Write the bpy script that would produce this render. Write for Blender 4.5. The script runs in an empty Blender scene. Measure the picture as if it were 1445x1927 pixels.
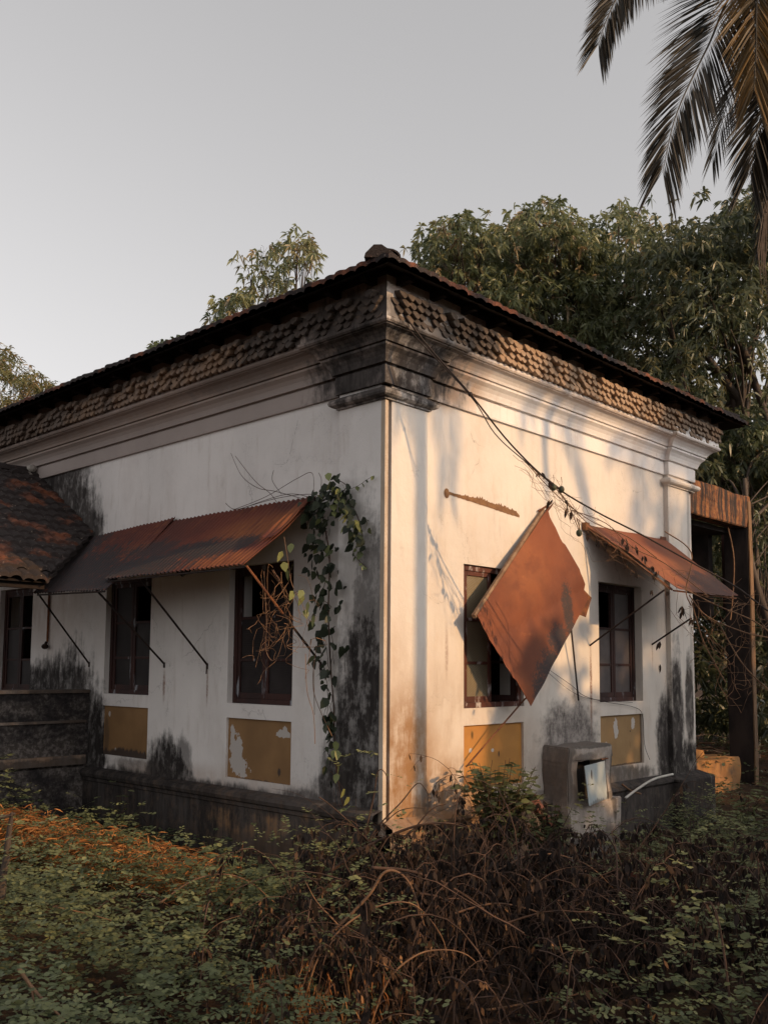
import bpy, bmesh, math, random
import numpy as np
from mathutils import Vector, Matrix, noise as mn
R_ = math.radians
SC = bpy.context.scene; COL = SC.collection
rng = np.random.default_rng(7); random.seed(7)

# ------------------------------------------------------------------ camera
RX = Vector((0.6862, -0.7274, 0.0071)); UX = Vector((-0.0718, -0.0580, 0.9957)); FX = Vector((0.7239, 0.6838, 0.0920))
CP = Vector((-5.9283, -5.6073, 1.7))
FPX, PY = 1775.69, 1092.1
cd = bpy.data.cameras.new('camera'); cam = bpy.data.objects.new('camera', cd); COL.objects.link(cam)
FX.normalize(); RX = (RX - FX * RX.dot(FX)).normalized(); UX = RX.cross(FX).normalized()
cam.matrix_world = Matrix(((RX.x, UX.x, -FX.x, CP.x), (RX.y, UX.y, -FX.y, CP.y), (RX.z, UX.z, -FX.z, CP.z), (0, 0, 0, 1)))
cd.sensor_fit = 'VERTICAL'; cd.sensor_height = 36; cd.lens = FPX / 1927 * 36
cd.shift_y = (PY - 963.5) / 1927; cd.clip_end = 3000; cd.clip_start = .05
SC.camera = cam

# ------------------------------------------------------------------ sky, sun, exposure
SUN = Vector((.27, -1, .375)).normalized()
el = math.asin(SUN.z); az = math.atan2(SUN.x, SUN.y)
w = bpy.data.worlds.new('World'); SC.world = w; w.use_nodes = True
wn = w.node_tree; bg = wn.nodes['Background']
sky = wn.nodes.new('ShaderNodeTexSky'); sky.sky_type = 'NISHITA'; sky.sun_disc = False
sky.sun_elevation = el; sky.sun_rotation = az; sky.altitude = 0; sky.air_density = 1.0; sky.dust_density = 3.0; sky.ozone_density = 1.0
hs = wn.nodes.new('ShaderNodeHueSaturation'); hs.inputs['Saturation'].default_value = .10
gm = wn.nodes.new('ShaderNodeGamma'); gm.inputs[1].default_value = .76
mx = wn.nodes.new('ShaderNodeMix'); mx.data_type = 'RGBA'; mx.blend_type = 'MULTIPLY'; mx.inputs[0].default_value = 1
mx.inputs[7].default_value = (1.95, 1.89, 1.86, 1)
wn.links.new(sky.outputs[0], hs.inputs['Color']); wn.links.new(hs.outputs[0], gm.inputs[0]); wn.links.new(gm.outputs[0], mx.inputs[6])
wn.links.new(mx.outputs[2], bg.inputs[0]); bg.inputs[1].default_value = .15
sd = bpy.data.lights.new('sun', 'SUN'); sd.energy = 3.3; sd.angle = R_(.6); sd.color = (1, .60, .27)
sun = bpy.data.objects.new('sun', sd); COL.objects.link(sun); sun.rotation_euler = SUN.to_track_quat('Z', 'Y').to_euler(); sun.location = (0, 0, 30)
SC.view_settings.view_transform = 'Standard'; SC.view_settings.look = 'None'; SC.view_settings.gamma = 1
SC.view_settings.exposure = 0
SC.cycles.max_bounces = 6; SC.cycles.transparent_max_bounces = 8

# ------------------------------------------------------------------ helpers
def at(px, py, t):
    return CP + (FX + RX * ((px - 722.5) / FPX) - UX * ((py - PY) / FPX)) * t
def aty(px, py, y):
    d = FX + RX * ((px - 722.5) / FPX) - UX * ((py - PY) / FPX); return CP + d * ((y - CP.y) / d.y)
def atx(px, py, x):
    d = FX + RX * ((px - 722.5) / FPX) - UX * ((py - PY) / FPX); return CP + d * ((x - CP.x) / d.x)
def tag(o, label=None, cat=None, group=None, kind=None):
    if label: o['label'] = label
    if cat: o['category'] = cat
    if group: o['group'] = group
    if kind: o['kind'] = kind
    return o
def empty(name, loc=(0, 0, 0), label=None, cat=None, group=None):
    o = bpy.data.objects.new(name, None); COL.objects.link(o); o.location = loc; o.empty_display_size = .1
    return tag(o, label, cat, group)
class MB:
    def __init__(s): s.v = []; s.f = []; s.m = []
    def add(s, vs, fs, mi=0):
        b = len(s.v); s.v += [tuple(v) for v in vs]; s.f += [tuple(b + i for i in f) for f in fs]; s.m += [mi] * len(fs); return s
    def box(s, a, b, mi=0):
        x0, x1 = sorted((a[0], b[0])); y0, y1 = sorted((a[1], b[1])); z0, z1 = sorted((a[2], b[2]))
        return s.add([(x0, y0, z0), (x1, y0, z0), (x1, y1, z0), (x0, y1, z0), (x0, y0, z1), (x1, y0, z1), (x1, y1, z1), (x0, y1, z1)],
                     [(0, 3, 2, 1), (4, 5, 6, 7), (0, 1, 5, 4), (1, 2, 6, 5), (2, 3, 7, 6), (3, 0, 4, 7)], mi)
    def obox(s, c, ax, ay, az, mi=0):
        c, ax, ay, az = map(Vector, (c, ax, ay, az))
        p = [c + ax * i + ay * j + az * k for k in (-1, 1) for i, j in ((-1, -1), (1, -1), (1, 1), (-1, 1))]
        return s.add(p, [(0, 3, 2, 1), (4, 5, 6, 7), (0, 1, 5, 4), (1, 2, 6, 5), (2, 3, 7, 6), (3, 0, 4, 7)], mi)
    def tube(s, pts, r, n=6, mi=0, cap=True):
        pts = [Vector(p) for p in pts]; k = len(pts)
        rs = r if hasattr(r, '__len__') else [r] * k
        up = Vector((0, 0, 1)); vs = []
        for i, p in enumerate(pts):
            t = (pts[min(i + 1, k - 1)] - pts[max(i - 1, 0)])
            if t.length < 1e-9: t = Vector((0, 0, 1))
            t.normalize()
            a = t.cross(up)
            if a.length < .15: a = t.cross(Vector((1, 0, 0)))
            a.normalize(); b = t.cross(a)
            for j in range(n):
                th = 2 * math.pi * j / n; vs.append(p + (a * math.cos(th) + b * math.sin(th)) * rs[i])
        fs = [(i * n + j, i * n + (j + 1) % n, (i + 1) * n + (j + 1) % n, (i + 1) * n + j) for i in range(k - 1) for j in range(n)]
        if cap: fs += [tuple(range(n - 1, -1, -1)), tuple((k - 1) * n + j for j in range(n))]
        return s.add(vs, fs, mi)
    def sphere(s, c, r, n=10, mi=0, sc=(1, 1, 1)):
        pts = []; rs = []
        c = Vector(c); m = n // 2 + 1
        vs = [c + Vector((0, 0, -r * sc[2]))]
        for i in range(1, m):
            th = math.pi * i / m
            for j in range(n):
                ph = 2 * math.pi * j / n
                vs.append(c + Vector((math.sin(th) * math.cos(ph) * r * sc[0], math.sin(th) * math.sin(ph) * r * sc[1], -math.cos(th) * r * sc[2])))
        vs.append(c + Vector((0, 0, r * sc[2]))); L = len(vs) - 1
        fs = [(0, 1 + (j + 1) % n, 1 + j) for j in range(n)]
        for i in range(m - 2):
            fs += [(1 + i * n + j, 1 + i * n + (j + 1) % n, 1 + (i + 1) * n + (j + 1) % n, 1 + (i + 1) * n + j) for j in range(n)]
        fs += [(1 + (m - 2) * n + j, 1 + (m - 2) * n + (j + 1) % n, L) for j in range(n)]
        return s.add(vs, fs, mi)
    def build(s, name, mats, parent=None, smooth=False, bevel=0, loc=None):
        me = bpy.data.meshes.new(name)
        vs = s.v
        if loc is not None: vs = [(v[0] - loc[0], v[1] - loc[1], v[2] - loc[2]) for v in vs]
        me.from_pydata(vs, [], s.f); me.update()
        if not isinstance(mats, (list, tuple)): mats = [mats]
        for m in mats: me.materials.append(m)
        me.polygons.foreach_set('material_index', s.m)
        if smooth: me.polygons.foreach_set('use_smooth', [True] * len(s.f))
        o = bpy.data.objects.new(name, me); COL.objects.link(o)
        if loc is not None: o.location = loc
        if parent is not None:
            o.parent = parent
            if loc is None and parent.location.length > 0: o.location = -parent.location
        if bevel:
            b = o.modifiers.new('bevel', 'BEVEL'); b.width = bevel; b.segments = 2; b.limit_method = 'ANGLE'; b.angle_limit = R_(40)
        return o
def npmesh(name, V, F, mat, parent=None, tint=None, loc=None, mi=None, smooth=False):
    """V (n,3), F list of (k,3|4) arrays"""
    me = bpy.data.meshes.new(name)
    V = np.asarray(V, dtype=np.float32)
    F = [np.asarray(f) for f in F if len(f)]
    tot = np.concatenate([np.full(len(f), f.shape[1]) for f in F]); li = np.concatenate([f.ravel() for f in F])
    st = np.concatenate([[0], np.cumsum(tot)[:-1]])
    me.vertices.add(len(V)); me.vertices.foreach_set('co', V.ravel())
    me.loops.add(len(li)); me.loops.foreach_set('vertex_index', li.astype(np.int32))
    me.polygons.add(len(tot)); me.polygons.foreach_set('loop_start', st.astype(np.int32)); me.polygons.foreach_set('loop_total', tot.astype(np.int32))
    if smooth: me.polygons.foreach_set('use_smooth', np.ones(len(tot), bool))
    if tint is not None:
        a = me.attributes.new('tint', 'FLOAT', 'POINT'); a.data.foreach_set('value', np.asarray(tint, np.float32))
    me.materials.append(mat); me.update(calc_edges=True); me.validate()
    o = bpy.data.objects.new(name, me); COL.objects.link(o)
    if parent is not None:
        o.parent = parent
        if parent.location.length > 0: o.location = -parent.location
    return o
def unit(a): return a / np.maximum(np.linalg.norm(a, axis=-1, keepdims=True), 1e-9)
def leafgeo(P, D, L, W, droop=.25, w1=.38, w2=.72, s2=.75, side=None):
    """curved leaves: P base, D direction, L length, W width. 6 verts each."""
    n = len(P); P = np.asarray(P, float); D = unit(np.asarray(D, float)); L = np.broadcast_to(np.asarray(L, float), (n,))[:, None]; W = np.broadcast_to(np.asarray(W, float), (n,))[:, None]
    if side is None:
        rnd = rng.normal(size=(n, 3)); rnd[:, 2] *= .35
        side = unit(np.cross(D, rnd))
    dn = np.array([0, 0, -1.])
    c1 = P + D * L * w1 + dn * L * droop * w1 ** 2; c2 = P + D * L * w2 * .98 + dn * L * droop * w2 ** 2; tip = P + D * L * (1 - .1 * droop) + dn * L * droop
    V = np.stack([P, c1 - side * W / 2, c1 + side * W / 2, c2 - side * W / 2 * s2, c2 + side * W / 2 * s2, tip], 1).reshape(-1, 3)
    b = np.arange(n)[:, None] * 6
    return V, [b + np.array([[0, 2, 1]]), b + np.array([[3, 4, 5]]), b + np.array([[1, 2, 4, 3]])]
def merge(gs):
    Vs = []; T = []; Q = []; o = 0
    for V, F in gs:
        Vs.append(V)
        for f in F: (T if f.shape[1] == 3 else Q).append(f + o)
        o += len(V)
    return np.concatenate(Vs), [np.concatenate(T)] + ([np.concatenate(Q)] if Q else [])

# ------------------------------------------------------------------ materials
class NT:
    def __init__(s, name):
        s.mat = bpy.data.materials.new(name); s.mat.use_nodes = True; s.t = s.mat.node_tree; s.p = s.t.nodes['Principled BSDF']
    def n(s, typ, ins=None, **kw):
        nd = s.t.nodes.new('ShaderNode' + typ)
        for k, v in kw.items(): setattr(nd, k, v)
        for k, v in (ins or {}).items():
            if isinstance(v, bpy.types.NodeSocket): s.t.links.new(v, nd.inputs[k])
            else: nd.inputs[k].default_value = v
        return nd
    def math(s, op, a, b=None, clamp=False):
        i = {0: a}
        if b is not None: i[1] = b
        return s.n('Math', i, operation=op, use_clamp=clamp).outputs[0]
    def vm(s, op, a, b):
        return s.n('VectorMath', {0: a, 1: b}, operation=op)
    def co(s):
        if not hasattr(s, '_co'): s._co = s.n('TexCoord').outputs['Object']
        return s._co
    def noise(s, scale=(1, 1, 1), sc=1.0, det=4, rough=.55, off=(0, 0, 0), vec=None):
        m = s.n('Mapping', {0: vec or s.co(), 1: off, 3: scale})
        return s.n('TexNoise', {'Vector': m.outputs[0], 'Scale': sc, 'Detail': det, 'Roughness': rough}).outputs['Fac']
    def ramp(s, fac, lo, hi, a=0., b=1.):
        return s.n('MapRange', {0: fac, 1: lo, 2: hi, 3: a, 4: b}, interpolation_type='SMOOTHSTEP').outputs[0]
    def mix(s, fac, a, b, blend='MIX'):
        c = lambda v: v if isinstance(v, bpy.types.NodeSocket) else (*v, 1) if len(v) == 3 else v
        m = s.n('Mix', data_type='RGBA', blend_type=blend)
        for k, v in ((0, fac), (6, c(a)), (7, c(b))):
            if isinstance(v, bpy.types.NodeSocket): s.t.links.new(v, m.inputs[k])
            else: m.inputs[k].default_value = v
        return m.outputs[2]
    def uv(s, ax):
        x = s.n('SeparateXYZ', {0: s.co()})
        return s.n('CombineXYZ', {0: x.outputs['XYZ'.index(ax[0])], 1: x.outputs['XYZ'.index(ax[1])], 2: 0.}).outputs[0]
    def blobs(s, uvec, lst, nz, amt=.5, lo=1.12, hi=.72):
        acc = None
        nn = s.math('MULTIPLY', s.math('SUBTRACT', nz, .5), amt * 2)
        for b in lst:
            cu, cv, ru, rv = b[:4]; st = b[4] if len(b) > 4 else 1.
            d = s.vm('LENGTH', s.vm('MULTIPLY', s.vm('SUBTRACT', uvec, (cu, cv, 0)).outputs[0], (1 / ru, 1 / rv, 0)).outputs[0], (0, 0, 0)).outputs['Value']
            d = s.math('ADD', d, nn)
            m = s.ramp(d, hi, lo, st, 0.)
            acc = m if acc is None else s.math('MAXIMUM', acc, m)
        return acc
    def out(s, col, rough=.85, bump=None, bs=.3, bd=.01, spec=.3, metal=0):
        if isinstance(col, bpy.types.NodeSocket): s.t.links.new(col, s.p.inputs['Base Color'])
        else: s.p.inputs['Base Color'].default_value = (*col, 1)
        s.p.inputs['Roughness'].default_value = rough; s.p.inputs['Metallic'].default_value = metal
        s.p.inputs['Specular IOR Level'].default_value = spec
        if bump is not None:
            b = s.n('Bump', {'Height': bump, 'Strength': bs, 'Distance': bd}); s.t.links.new(b.outputs[0], s.p.inputs['Normal'])
        return s.mat
def simple(name, c1, c2, sc=3., scale=(1, 1, 1), c3=None, sc3=20., rough=.85, bs=.3, metal=0, spec=.3, t3=(.55, .7)):
    t = NT(name); f = t.noise(scale, sc, 5, .6)
    c = t.mix(t.ramp(f, .35, .65), c1, c2)
    if c3: c = t.mix(t.ramp(t.noise(scale, sc3, 4, .6, off=(3, 7, 1)), *t3), c, c3)
    return t.out(c, rough, t.noise(scale, sc3 * 2, 4), bs, .01, spec, metal)

BLK = (.030, .026, .025); DGR = (.080, .070, .066)
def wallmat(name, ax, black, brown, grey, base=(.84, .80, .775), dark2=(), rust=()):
    t = NT(name); uv = t.uv(ax)
    big = t.noise((1, 1, 1), .9, 5, .6); st = t.noise((7, 7, 1.1), 1.6, 6, .65, off=(2, 3, 5)); fine = t.noise((1, 1, 1), 28, 5, .7)
    med = t.noise((1, 1, 1), 5.5, 6, .7, off=(9, 1, 4)); f2 = t.noise((1, 1, .6), 10, 5, .7, off=(2, 2, 8))
    c = t.mix(t.ramp(big, .3, .7), base, tuple(b * .86 for b in base))
    c = t.mix(t.ramp(st, .52, .8, 0, .35), c, (.40, .33, .27))
    c = t.mix(t.ramp(med, .58, .78, 0, .25), c, (.36, .33, .31))
    # hairline cracks
    vo = t.n('TexVoronoi', {'Vector': t.vm('ADD', t.co(), t.n('CombineXYZ', {0: med, 1: med, 2: big}).outputs[0]).outputs[0], 'Scale': 1.1}, feature='DISTANCE_TO_EDGE').outputs['Distance']
    cr = t.math('MULTIPLY', t.ramp(vo, .0, .006, 1, 0), t.ramp(big, .5, .6))
    c = t.mix(t.math('MULTIPLY', cr, .5), c, (.14, .12, .11))
    lowf = t.noise((1, 1, .7), 2.6, 4, .6, off=(6, 6, 1))
    nz = t.math('ADD', t.math('MULTIPLY', st, .36), t.math('ADD', t.math('MULTIPLY', med, .34), t.math('MULTIPLY', lowf, .30)))
    mot = t.noise((1, 1, .45), 1.7, 6, .7, off=(1, 8, 3)); c = t.mix(t.ramp(mot, .50, .72, 0, .34 if ax == 'XZ' else .20), c, (.52, .38, .27) if ax == 'XZ' else (.48, .41, .37))
    if grey:
        g = t.blobs(uv, grey, t.math('ADD', t.math('MULTIPLY', med, .6), t.math('MULTIPLY', lowf, .4)), 1.1, 1.25, .7)
        gc = t.mix(t.ramp(t.math('ADD', t.math('MULTIPLY', f2, .65), t.math('MULTIPLY', fine, .35)), .38, .62), (.13, .115, .11), (.37, .335, .31))
        c = t.mix(g, c, gc)
    if brown:
        b = t.math('MULTIPLY', t.blobs(uv, brown, nz, .9, 1.25, .5), t.ramp(nz, .36, .58, .25, 1.))
        c = t.mix(b, c, (.30, .17, .085))
    if rust:
        b = t.math('MULTIPLY', t.blobs(uv, rust, nz, .5, 1.2, .3), t.ramp(fine, .35, .6, .4, 1))
        c = t.mix(b, c, (.20, .085, .045))
    if black:
        k = t.blobs(uv, black, nz, 1.5, 1.30, .74)
        brk = t.ramp(t.math('ADD', t.math('MULTIPLY', f2, .5), t.math('MULTIPLY', nz, .5)), .38, .52, .72, 1)
        kc = t.mix(t.ramp(t.math('ADD', t.math('MULTIPLY', big, .5), t.math('MULTIPLY', st, .5)), .42, .60), BLK, DGR)
        c = t.mix(t.math('MULTIPLY', k, brk), c, kc)
    if dark2:
        k = t.blobs(uv, dark2, nz, .25, 1.02, .96)
        c = t.mix(k, c, (.035, .028, .026))
    hgt = t.math('ADD', t.math('MULTIPLY', fine, .35), t.math('MULTIPLY', med, 1.))
    return t.out(c, .92, hgt, .35, .012, .2)

M = {}
M['wallL'] = wallmat('plaster_shaded_side', 'YZ',
    black=[(.20, 1.15, .36, 1.05), (.12, 2.0, .22, .95, .8), (.3, 2.4, .16, .8, .35), (.55, .55, .25, .42), (.1, .6, .7, .32), (6.1, 3.95, .95, .85), (5.5, 3.6, .62, .55), (5.05, 3.38, .35, .30), (6.9, 4.35, .6, .25), (5.3, 1.05, .62, .8), (4.7, .7, .25, .7), (3.2, .55, .42, .36), (2.9, .75, .16, .22, .7), (3.1, .42, 2.8, .12, .9), (6.0, 1.2, 1.2, .55),
           (.9, .42, .6, .15, .9), (.1, 4.32, .35, .17, .75), (1.1, 3.0, .5, .1, .0), (1.65, 3.22, .9, .06, .4), (3.9, 3.22, .8, .07, .45)],
    brown=[(2.4, .5, 2., .2, .35), (6.0, 2.7, 1.2, .9, .35)],
    rust=[(2.51, 1.5, .02, .22, .8), (3.3, 1.5, .03, .2, .8), (5.95, 2.45, .05, .7, .5)], grey=[(3.7, .55, .5, .12, .8)])
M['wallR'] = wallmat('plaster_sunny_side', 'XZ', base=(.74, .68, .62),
    black=[(5.35, .9, .15, 1.1), (5.12, .75, .22, .6), (5.7, 1.3, .13, .55, .95), (5.6, .5, .5, .3), (4.0, .46, .8, .12, .8), (.55, .5, .09, .22, .7), (.3, 4.3, .55, .16, .85), (5.78, 3.0, .05, 1.4, .35), (3.0, .4, 2.6, .05, .5)],
    brown=[(.25, .75, .55, .95, 1), (.9, .5, 1.4, .45, .95), (.6, 1.3, 1.2, .6, .28), (2.0, .9, .5, .5, .35), (3.9, .5, .8, .2, .5), (1.5, .45, .7, .2, .6), (.15, 1.3, .2, .9, .35), (2.1, .8, .12, .4, .3), (.7, 4.3, .35, .2, .8)],  # stains at the foot, deepened to paint in warm low sunlight
    grey=[(2.93, .95, .56, .42), (3.1, 1.12, .2, .22)], rust=[(3.39, 1.5, .03, .55, .9), (4.83, 1.9, .02, .2, .5), (.86, 1.85, .03, .3, .5), (5.2, 3., .04, 1., .2)],
    dark2=[])
M['plinth'] = wallmat('plinth_plaster', 'XZ', black=[(4.6, .1, 1.9, .6, 1), (1.2, .0, 1.6, .3, .8), (2.5, .3, 1.5, .10, .8)], brown=[(1, .3, 1.4, .5, .9), (5.6, .0, .3, .4, .9), (3, 0, 3, .5, .6)], grey=[(0, .2, 50, .5)], base=(.60, .52, .44))
M['plinthL'] = wallmat('plinth_plaster_shaded', 'YZ', black=[(6, 0, 4.6, 1.0, 1), (2.5, .45, 2.4, .20, .95), (3.0, .0, .8, .7, 1), (0.3, .1, .8, .6, .95), (1.6, -.1, 2.4, .25, .8)], brown=[(1.4, .15, 2.0, .6, 1), (2.6, .2, 2.4, .5, .8)], grey=[(0, .2, 50, .5)])
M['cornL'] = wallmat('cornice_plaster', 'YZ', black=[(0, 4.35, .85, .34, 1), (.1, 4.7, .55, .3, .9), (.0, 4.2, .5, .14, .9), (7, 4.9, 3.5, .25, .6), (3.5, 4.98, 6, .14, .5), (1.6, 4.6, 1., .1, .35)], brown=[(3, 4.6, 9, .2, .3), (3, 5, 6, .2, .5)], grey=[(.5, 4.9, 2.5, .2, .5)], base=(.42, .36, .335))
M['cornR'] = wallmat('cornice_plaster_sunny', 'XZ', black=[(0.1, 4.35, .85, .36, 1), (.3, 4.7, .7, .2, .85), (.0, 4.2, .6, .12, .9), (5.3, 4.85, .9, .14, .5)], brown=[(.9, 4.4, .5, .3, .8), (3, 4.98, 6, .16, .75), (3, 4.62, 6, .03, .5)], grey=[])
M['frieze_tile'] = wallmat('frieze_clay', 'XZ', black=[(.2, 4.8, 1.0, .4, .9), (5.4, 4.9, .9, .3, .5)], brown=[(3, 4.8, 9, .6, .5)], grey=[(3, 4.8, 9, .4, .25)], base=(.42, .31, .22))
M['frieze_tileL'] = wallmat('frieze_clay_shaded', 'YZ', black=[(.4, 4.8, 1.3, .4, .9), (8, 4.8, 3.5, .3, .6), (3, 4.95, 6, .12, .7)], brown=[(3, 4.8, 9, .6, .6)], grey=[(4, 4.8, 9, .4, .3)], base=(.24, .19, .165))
M['groove'] = simple('corner_groove_brown', (.05, .028, .022), (.10, .06, .045), 6, (1, 1, .3))  # dark brown over the whole groove between bead and pilaster
M['bead'] = simple('corner_bead_plaster', (.56, .48, .40), (.42, .33, .25), 5, (1, 1, .3))
def panelmat(name, ax, chips, dirt, col=(.36, .20, .07), col2=(.29, .16, .06)):
    t = NT(name); uv = t.uv(ax); n1 = t.noise((1, 1, 1), 2.5, 5); n2 = t.noise((1, 1, 1), 14, 5, .65, off=(4, 1, 2)); st = t.noise((14, 14, 3), 1.5, 5, .6)
    c = t.mix(t.ramp(n1, .3, .7), col, col2)
    c = t.mix(t.ramp(st, .6, .75, 0, .35), c, (.2, .10, .035))
    if chips: c = t.mix(t.blobs(uv, chips, n2, .95, 1.0, .96), c, (.50, .46, .43))
    if dirt: c = t.mix(t.blobs(uv, dirt, st, .9, 1.1, .7), c, (.07, .05, .04))
    return t.out(c, .8, n2, .12, .01, .3)
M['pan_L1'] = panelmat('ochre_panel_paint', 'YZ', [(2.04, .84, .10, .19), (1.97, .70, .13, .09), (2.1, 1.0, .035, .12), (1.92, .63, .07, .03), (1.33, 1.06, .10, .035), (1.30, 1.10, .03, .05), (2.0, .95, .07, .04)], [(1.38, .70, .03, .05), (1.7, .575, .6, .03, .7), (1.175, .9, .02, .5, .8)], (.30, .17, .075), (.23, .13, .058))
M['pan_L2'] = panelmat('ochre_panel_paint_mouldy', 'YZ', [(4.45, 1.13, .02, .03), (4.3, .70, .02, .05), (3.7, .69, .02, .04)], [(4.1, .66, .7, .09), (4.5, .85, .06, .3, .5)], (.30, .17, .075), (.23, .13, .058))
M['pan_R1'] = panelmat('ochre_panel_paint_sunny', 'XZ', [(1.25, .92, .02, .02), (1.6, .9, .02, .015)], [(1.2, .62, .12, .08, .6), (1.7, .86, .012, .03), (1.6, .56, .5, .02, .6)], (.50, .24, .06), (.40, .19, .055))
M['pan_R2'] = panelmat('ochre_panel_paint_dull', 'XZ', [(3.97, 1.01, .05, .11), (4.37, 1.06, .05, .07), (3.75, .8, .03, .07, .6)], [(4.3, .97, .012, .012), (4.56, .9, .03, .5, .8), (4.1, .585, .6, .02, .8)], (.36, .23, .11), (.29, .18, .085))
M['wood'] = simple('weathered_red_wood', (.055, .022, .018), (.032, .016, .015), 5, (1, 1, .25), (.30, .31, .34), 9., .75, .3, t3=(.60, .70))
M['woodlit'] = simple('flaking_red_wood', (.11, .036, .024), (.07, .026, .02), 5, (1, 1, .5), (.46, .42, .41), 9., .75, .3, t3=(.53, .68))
M['wooddark'] = simple('dark_eaves_wood', (.010, .008, .008), (.018, .012, .011), 5, (1, 1, 1), rough=.9)
t = NT('obscured_glass'); n1 = t.noise((1, 1, 1), 3, 3)
wv = t.n('TexWave', {'Vector': t.n('Mapping', {0: t.co(), 2: (0, .7, 0)}).outputs[0], 'Scale': 22., 'Distortion': .5}).outputs['Fac']
M['glassL'] = t.out(t.mix(t.ramp(n1, .3, .7), (.018, .014, .014), (.034, .027, .027)), .6, wv, .15, .004, .15)
t = NT('patterned_beige_glass'); n1 = t.noise((1, 1, 1), 3, 3)
wv = t.n('TexWave', {'Vector': t.n('Mapping', {0: t.co(), 2: (0, .8, 0)}).outputs[0], 'Scale': 18., 'Distortion': .3}).outputs['Fac']
M['glassR'] = t.out(t.mix(t.ramp(wv, .2, .8), t.mix(t.ramp(n1, .3, .7), (.20, .165, .105), (.27, .22, .14)), (.15, .125, .085)), .5, wv, .3, .004, .4)
t = NT('dusty_grey_glass'); n1 = t.noise((1, 1, 1), 4, 4)
M['glassG'] = t.out(t.mix(t.ramp(n1, .3, .7), (.075, .065, .065), (.12, .10, .10)), .55, None, spec=.2)
M['dark'] = simple('dark_room_plaster', (.02, .017, .016), (.03, .025, .023), 2)  # near-black colour stands in for unlit rooms and the box opening
M['iron'] = simple('black_iron', (.018, .013, .012), (.035, .018, .013), 8, rough=.7)
M['rustiron'] = simple('rusty_iron', (.22, .085, .035), (.10, .04, .025), 8, rough=.8)
def tilemat(name, lich=.5):
    t = NT(name); n1 = t.noise((1, 1, 1), 2.2, 5, .6); n2 = t.noise((1, 1, 1), 9, 5, .7, off=(5, 2, 1)); n3 = t.noise((1, 1, 1), 30, 4, .6)
    c = t.mix(t.ramp(n2, .38, .62), (.12, .045, .028), (.21, .08, .045))
    c = t.mix(t.ramp(n1, lich - .08, lich + .08), c, (.035, .028, .027))
    c = t.mix(t.ramp(n3, .62, .72, 0, .6), c, (.30, .24, .20))
    return t.out(c, .92, n3, .6, .02, .2)
M['rooftile'] = tilemat('clay_roof_tile', .46); M['rooftile2'] = tilemat('mossy_clay_roof_tile', .42)
def rustsheet(name, ax, dark, light, base=(.13, .035, .022), base2=(.09, .028, .022), org=(.22, .075, .03), thr=(.56, .7), rough=.75, bandscale=(3, 3, 14)):
    t = NT(name); uv = t.uv(ax)
    big = t.noise((1, 1, 1), 1.5, 5, .6); st = t.noise(bandscale, 1.4, 5, .65, off=(1, 4, 2)); fine = t.noise((1, 1, 1), 35, 5, .7)
    c = t.mix(t.ramp(big, .35, .65), base, base2)
    c = t.mix(t.ramp(st, thr[0], thr[1], 0, .6), c, org)
    if light: c = t.mix(t.math('MULTIPLY', t.blobs(uv, light, st, .9, 1.3, .5), t.ramp(st, .4, .56, .3, 1)), c, org)
    if dark:
        c = t.mix(t.math('MULTIPLY', t.blobs(uv, dark, t.math('ADD', t.math('MULTIPLY', st, .5), t.math('MULTIPLY', fine, .5)), 2.2, 1.2, .7), t.ramp(fine, .3, .5, .55, 1)), c, (.035, .030, .032))
    c = t.mix(t.ramp(fine, .66, .74, 0, .3), c, (.35, .3, .26))
    return t.out(c, rough, fine, .25, .004, .35)
M['sheetA'] = rustsheet('rusted_corrugated_sheet', 'YX', dark=[(2.6, -.78, .9, .22), (1.9, -.62, .7, .16), (1.35, -.55, .35, .12, .9), (2.9, -.5, .5, .15, .8)], light=[(1.2, -.35, .8, .2), (1.2, -.8, .6, .13), (2.3, -.85, .5, .06, .8)], bandscale=(1.2, 14, 1))
M['sheetB'] = rustsheet('rusted_corrugated_sheet_dull', 'YX', dark=[(4.2, -.75, 1.3, .42), (4.7, -.4, .45, .5), (3.3, -.95, .7, .2)], light=[(3.2, -.45, .3, .1, .4)], bandscale=(1.2, 14, 1))
M['sheetR'] = rustsheet('rusted_flat_sheet', 'XY', dark=[(5.0, -.75, .7, .18, .8), (4.6, -.9, .9, .08, .7)], light=[(4.0, -.6, 1.2, .3, .6)], base=(.22, .066, .030), base2=(.15, .045, .024), org=(.30, .11, .045), bandscale=(4, 2, 2))
M['sheetD'] = rustsheet('rust_orange_sheet', 'XZ', dark=[(2.66, 2.25, .10, .36, .9), (2.45, 1.98, .20, .20, .9), (2.22, 1.70, .24, .20, .95), (2.02, 1.48, .16, .22, .95)], light=[(1.9, 2.7, .5, .4, .3)], base=(.215, .064, .025), base2=(.135, .040, .020), org=(.42, .15, .05), thr=(.6, .8), bandscale=(2, 2, 3))
M['batten'] = simple('weathered_batten', (.30, .20, .13), (.18, .11, .07), 12)
M['concrete'] = wallmat('old_box_plaster', 'XZ', black=[(2.5, .40, .15, .12, .5), (3.3, .5, .05, .4, .8), (2.44, .62, .06, .3, .7), (2.9, .9, .6, .03, .7), (2.75, .78, .25, .05, .5), (3.1, .36, .4, .04, .7), (2.9, -.2, .9, .22, .8), (2.45, .85, .1, .05, .6)], brown=[(2.5, .6, .3, .3, .5)], grey=[(2.9, .4, 2, 2, .55)], base=(.58, .50, .44))
M['bluepaint'] = panelmat('pale_blue_paint', 'XZ', [], [(2.9, .30, .4, .06, .5), (2.72, .62, .02, .05)], (.42, .48, .50), (.36, .41, .43))
t = NT('stained_beam_concrete'); s1 = t.noise((9, 9, 1.2), 1.2, 6, .7); s2 = t.noise((1, 1, 1), 12, 5, .7)
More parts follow.
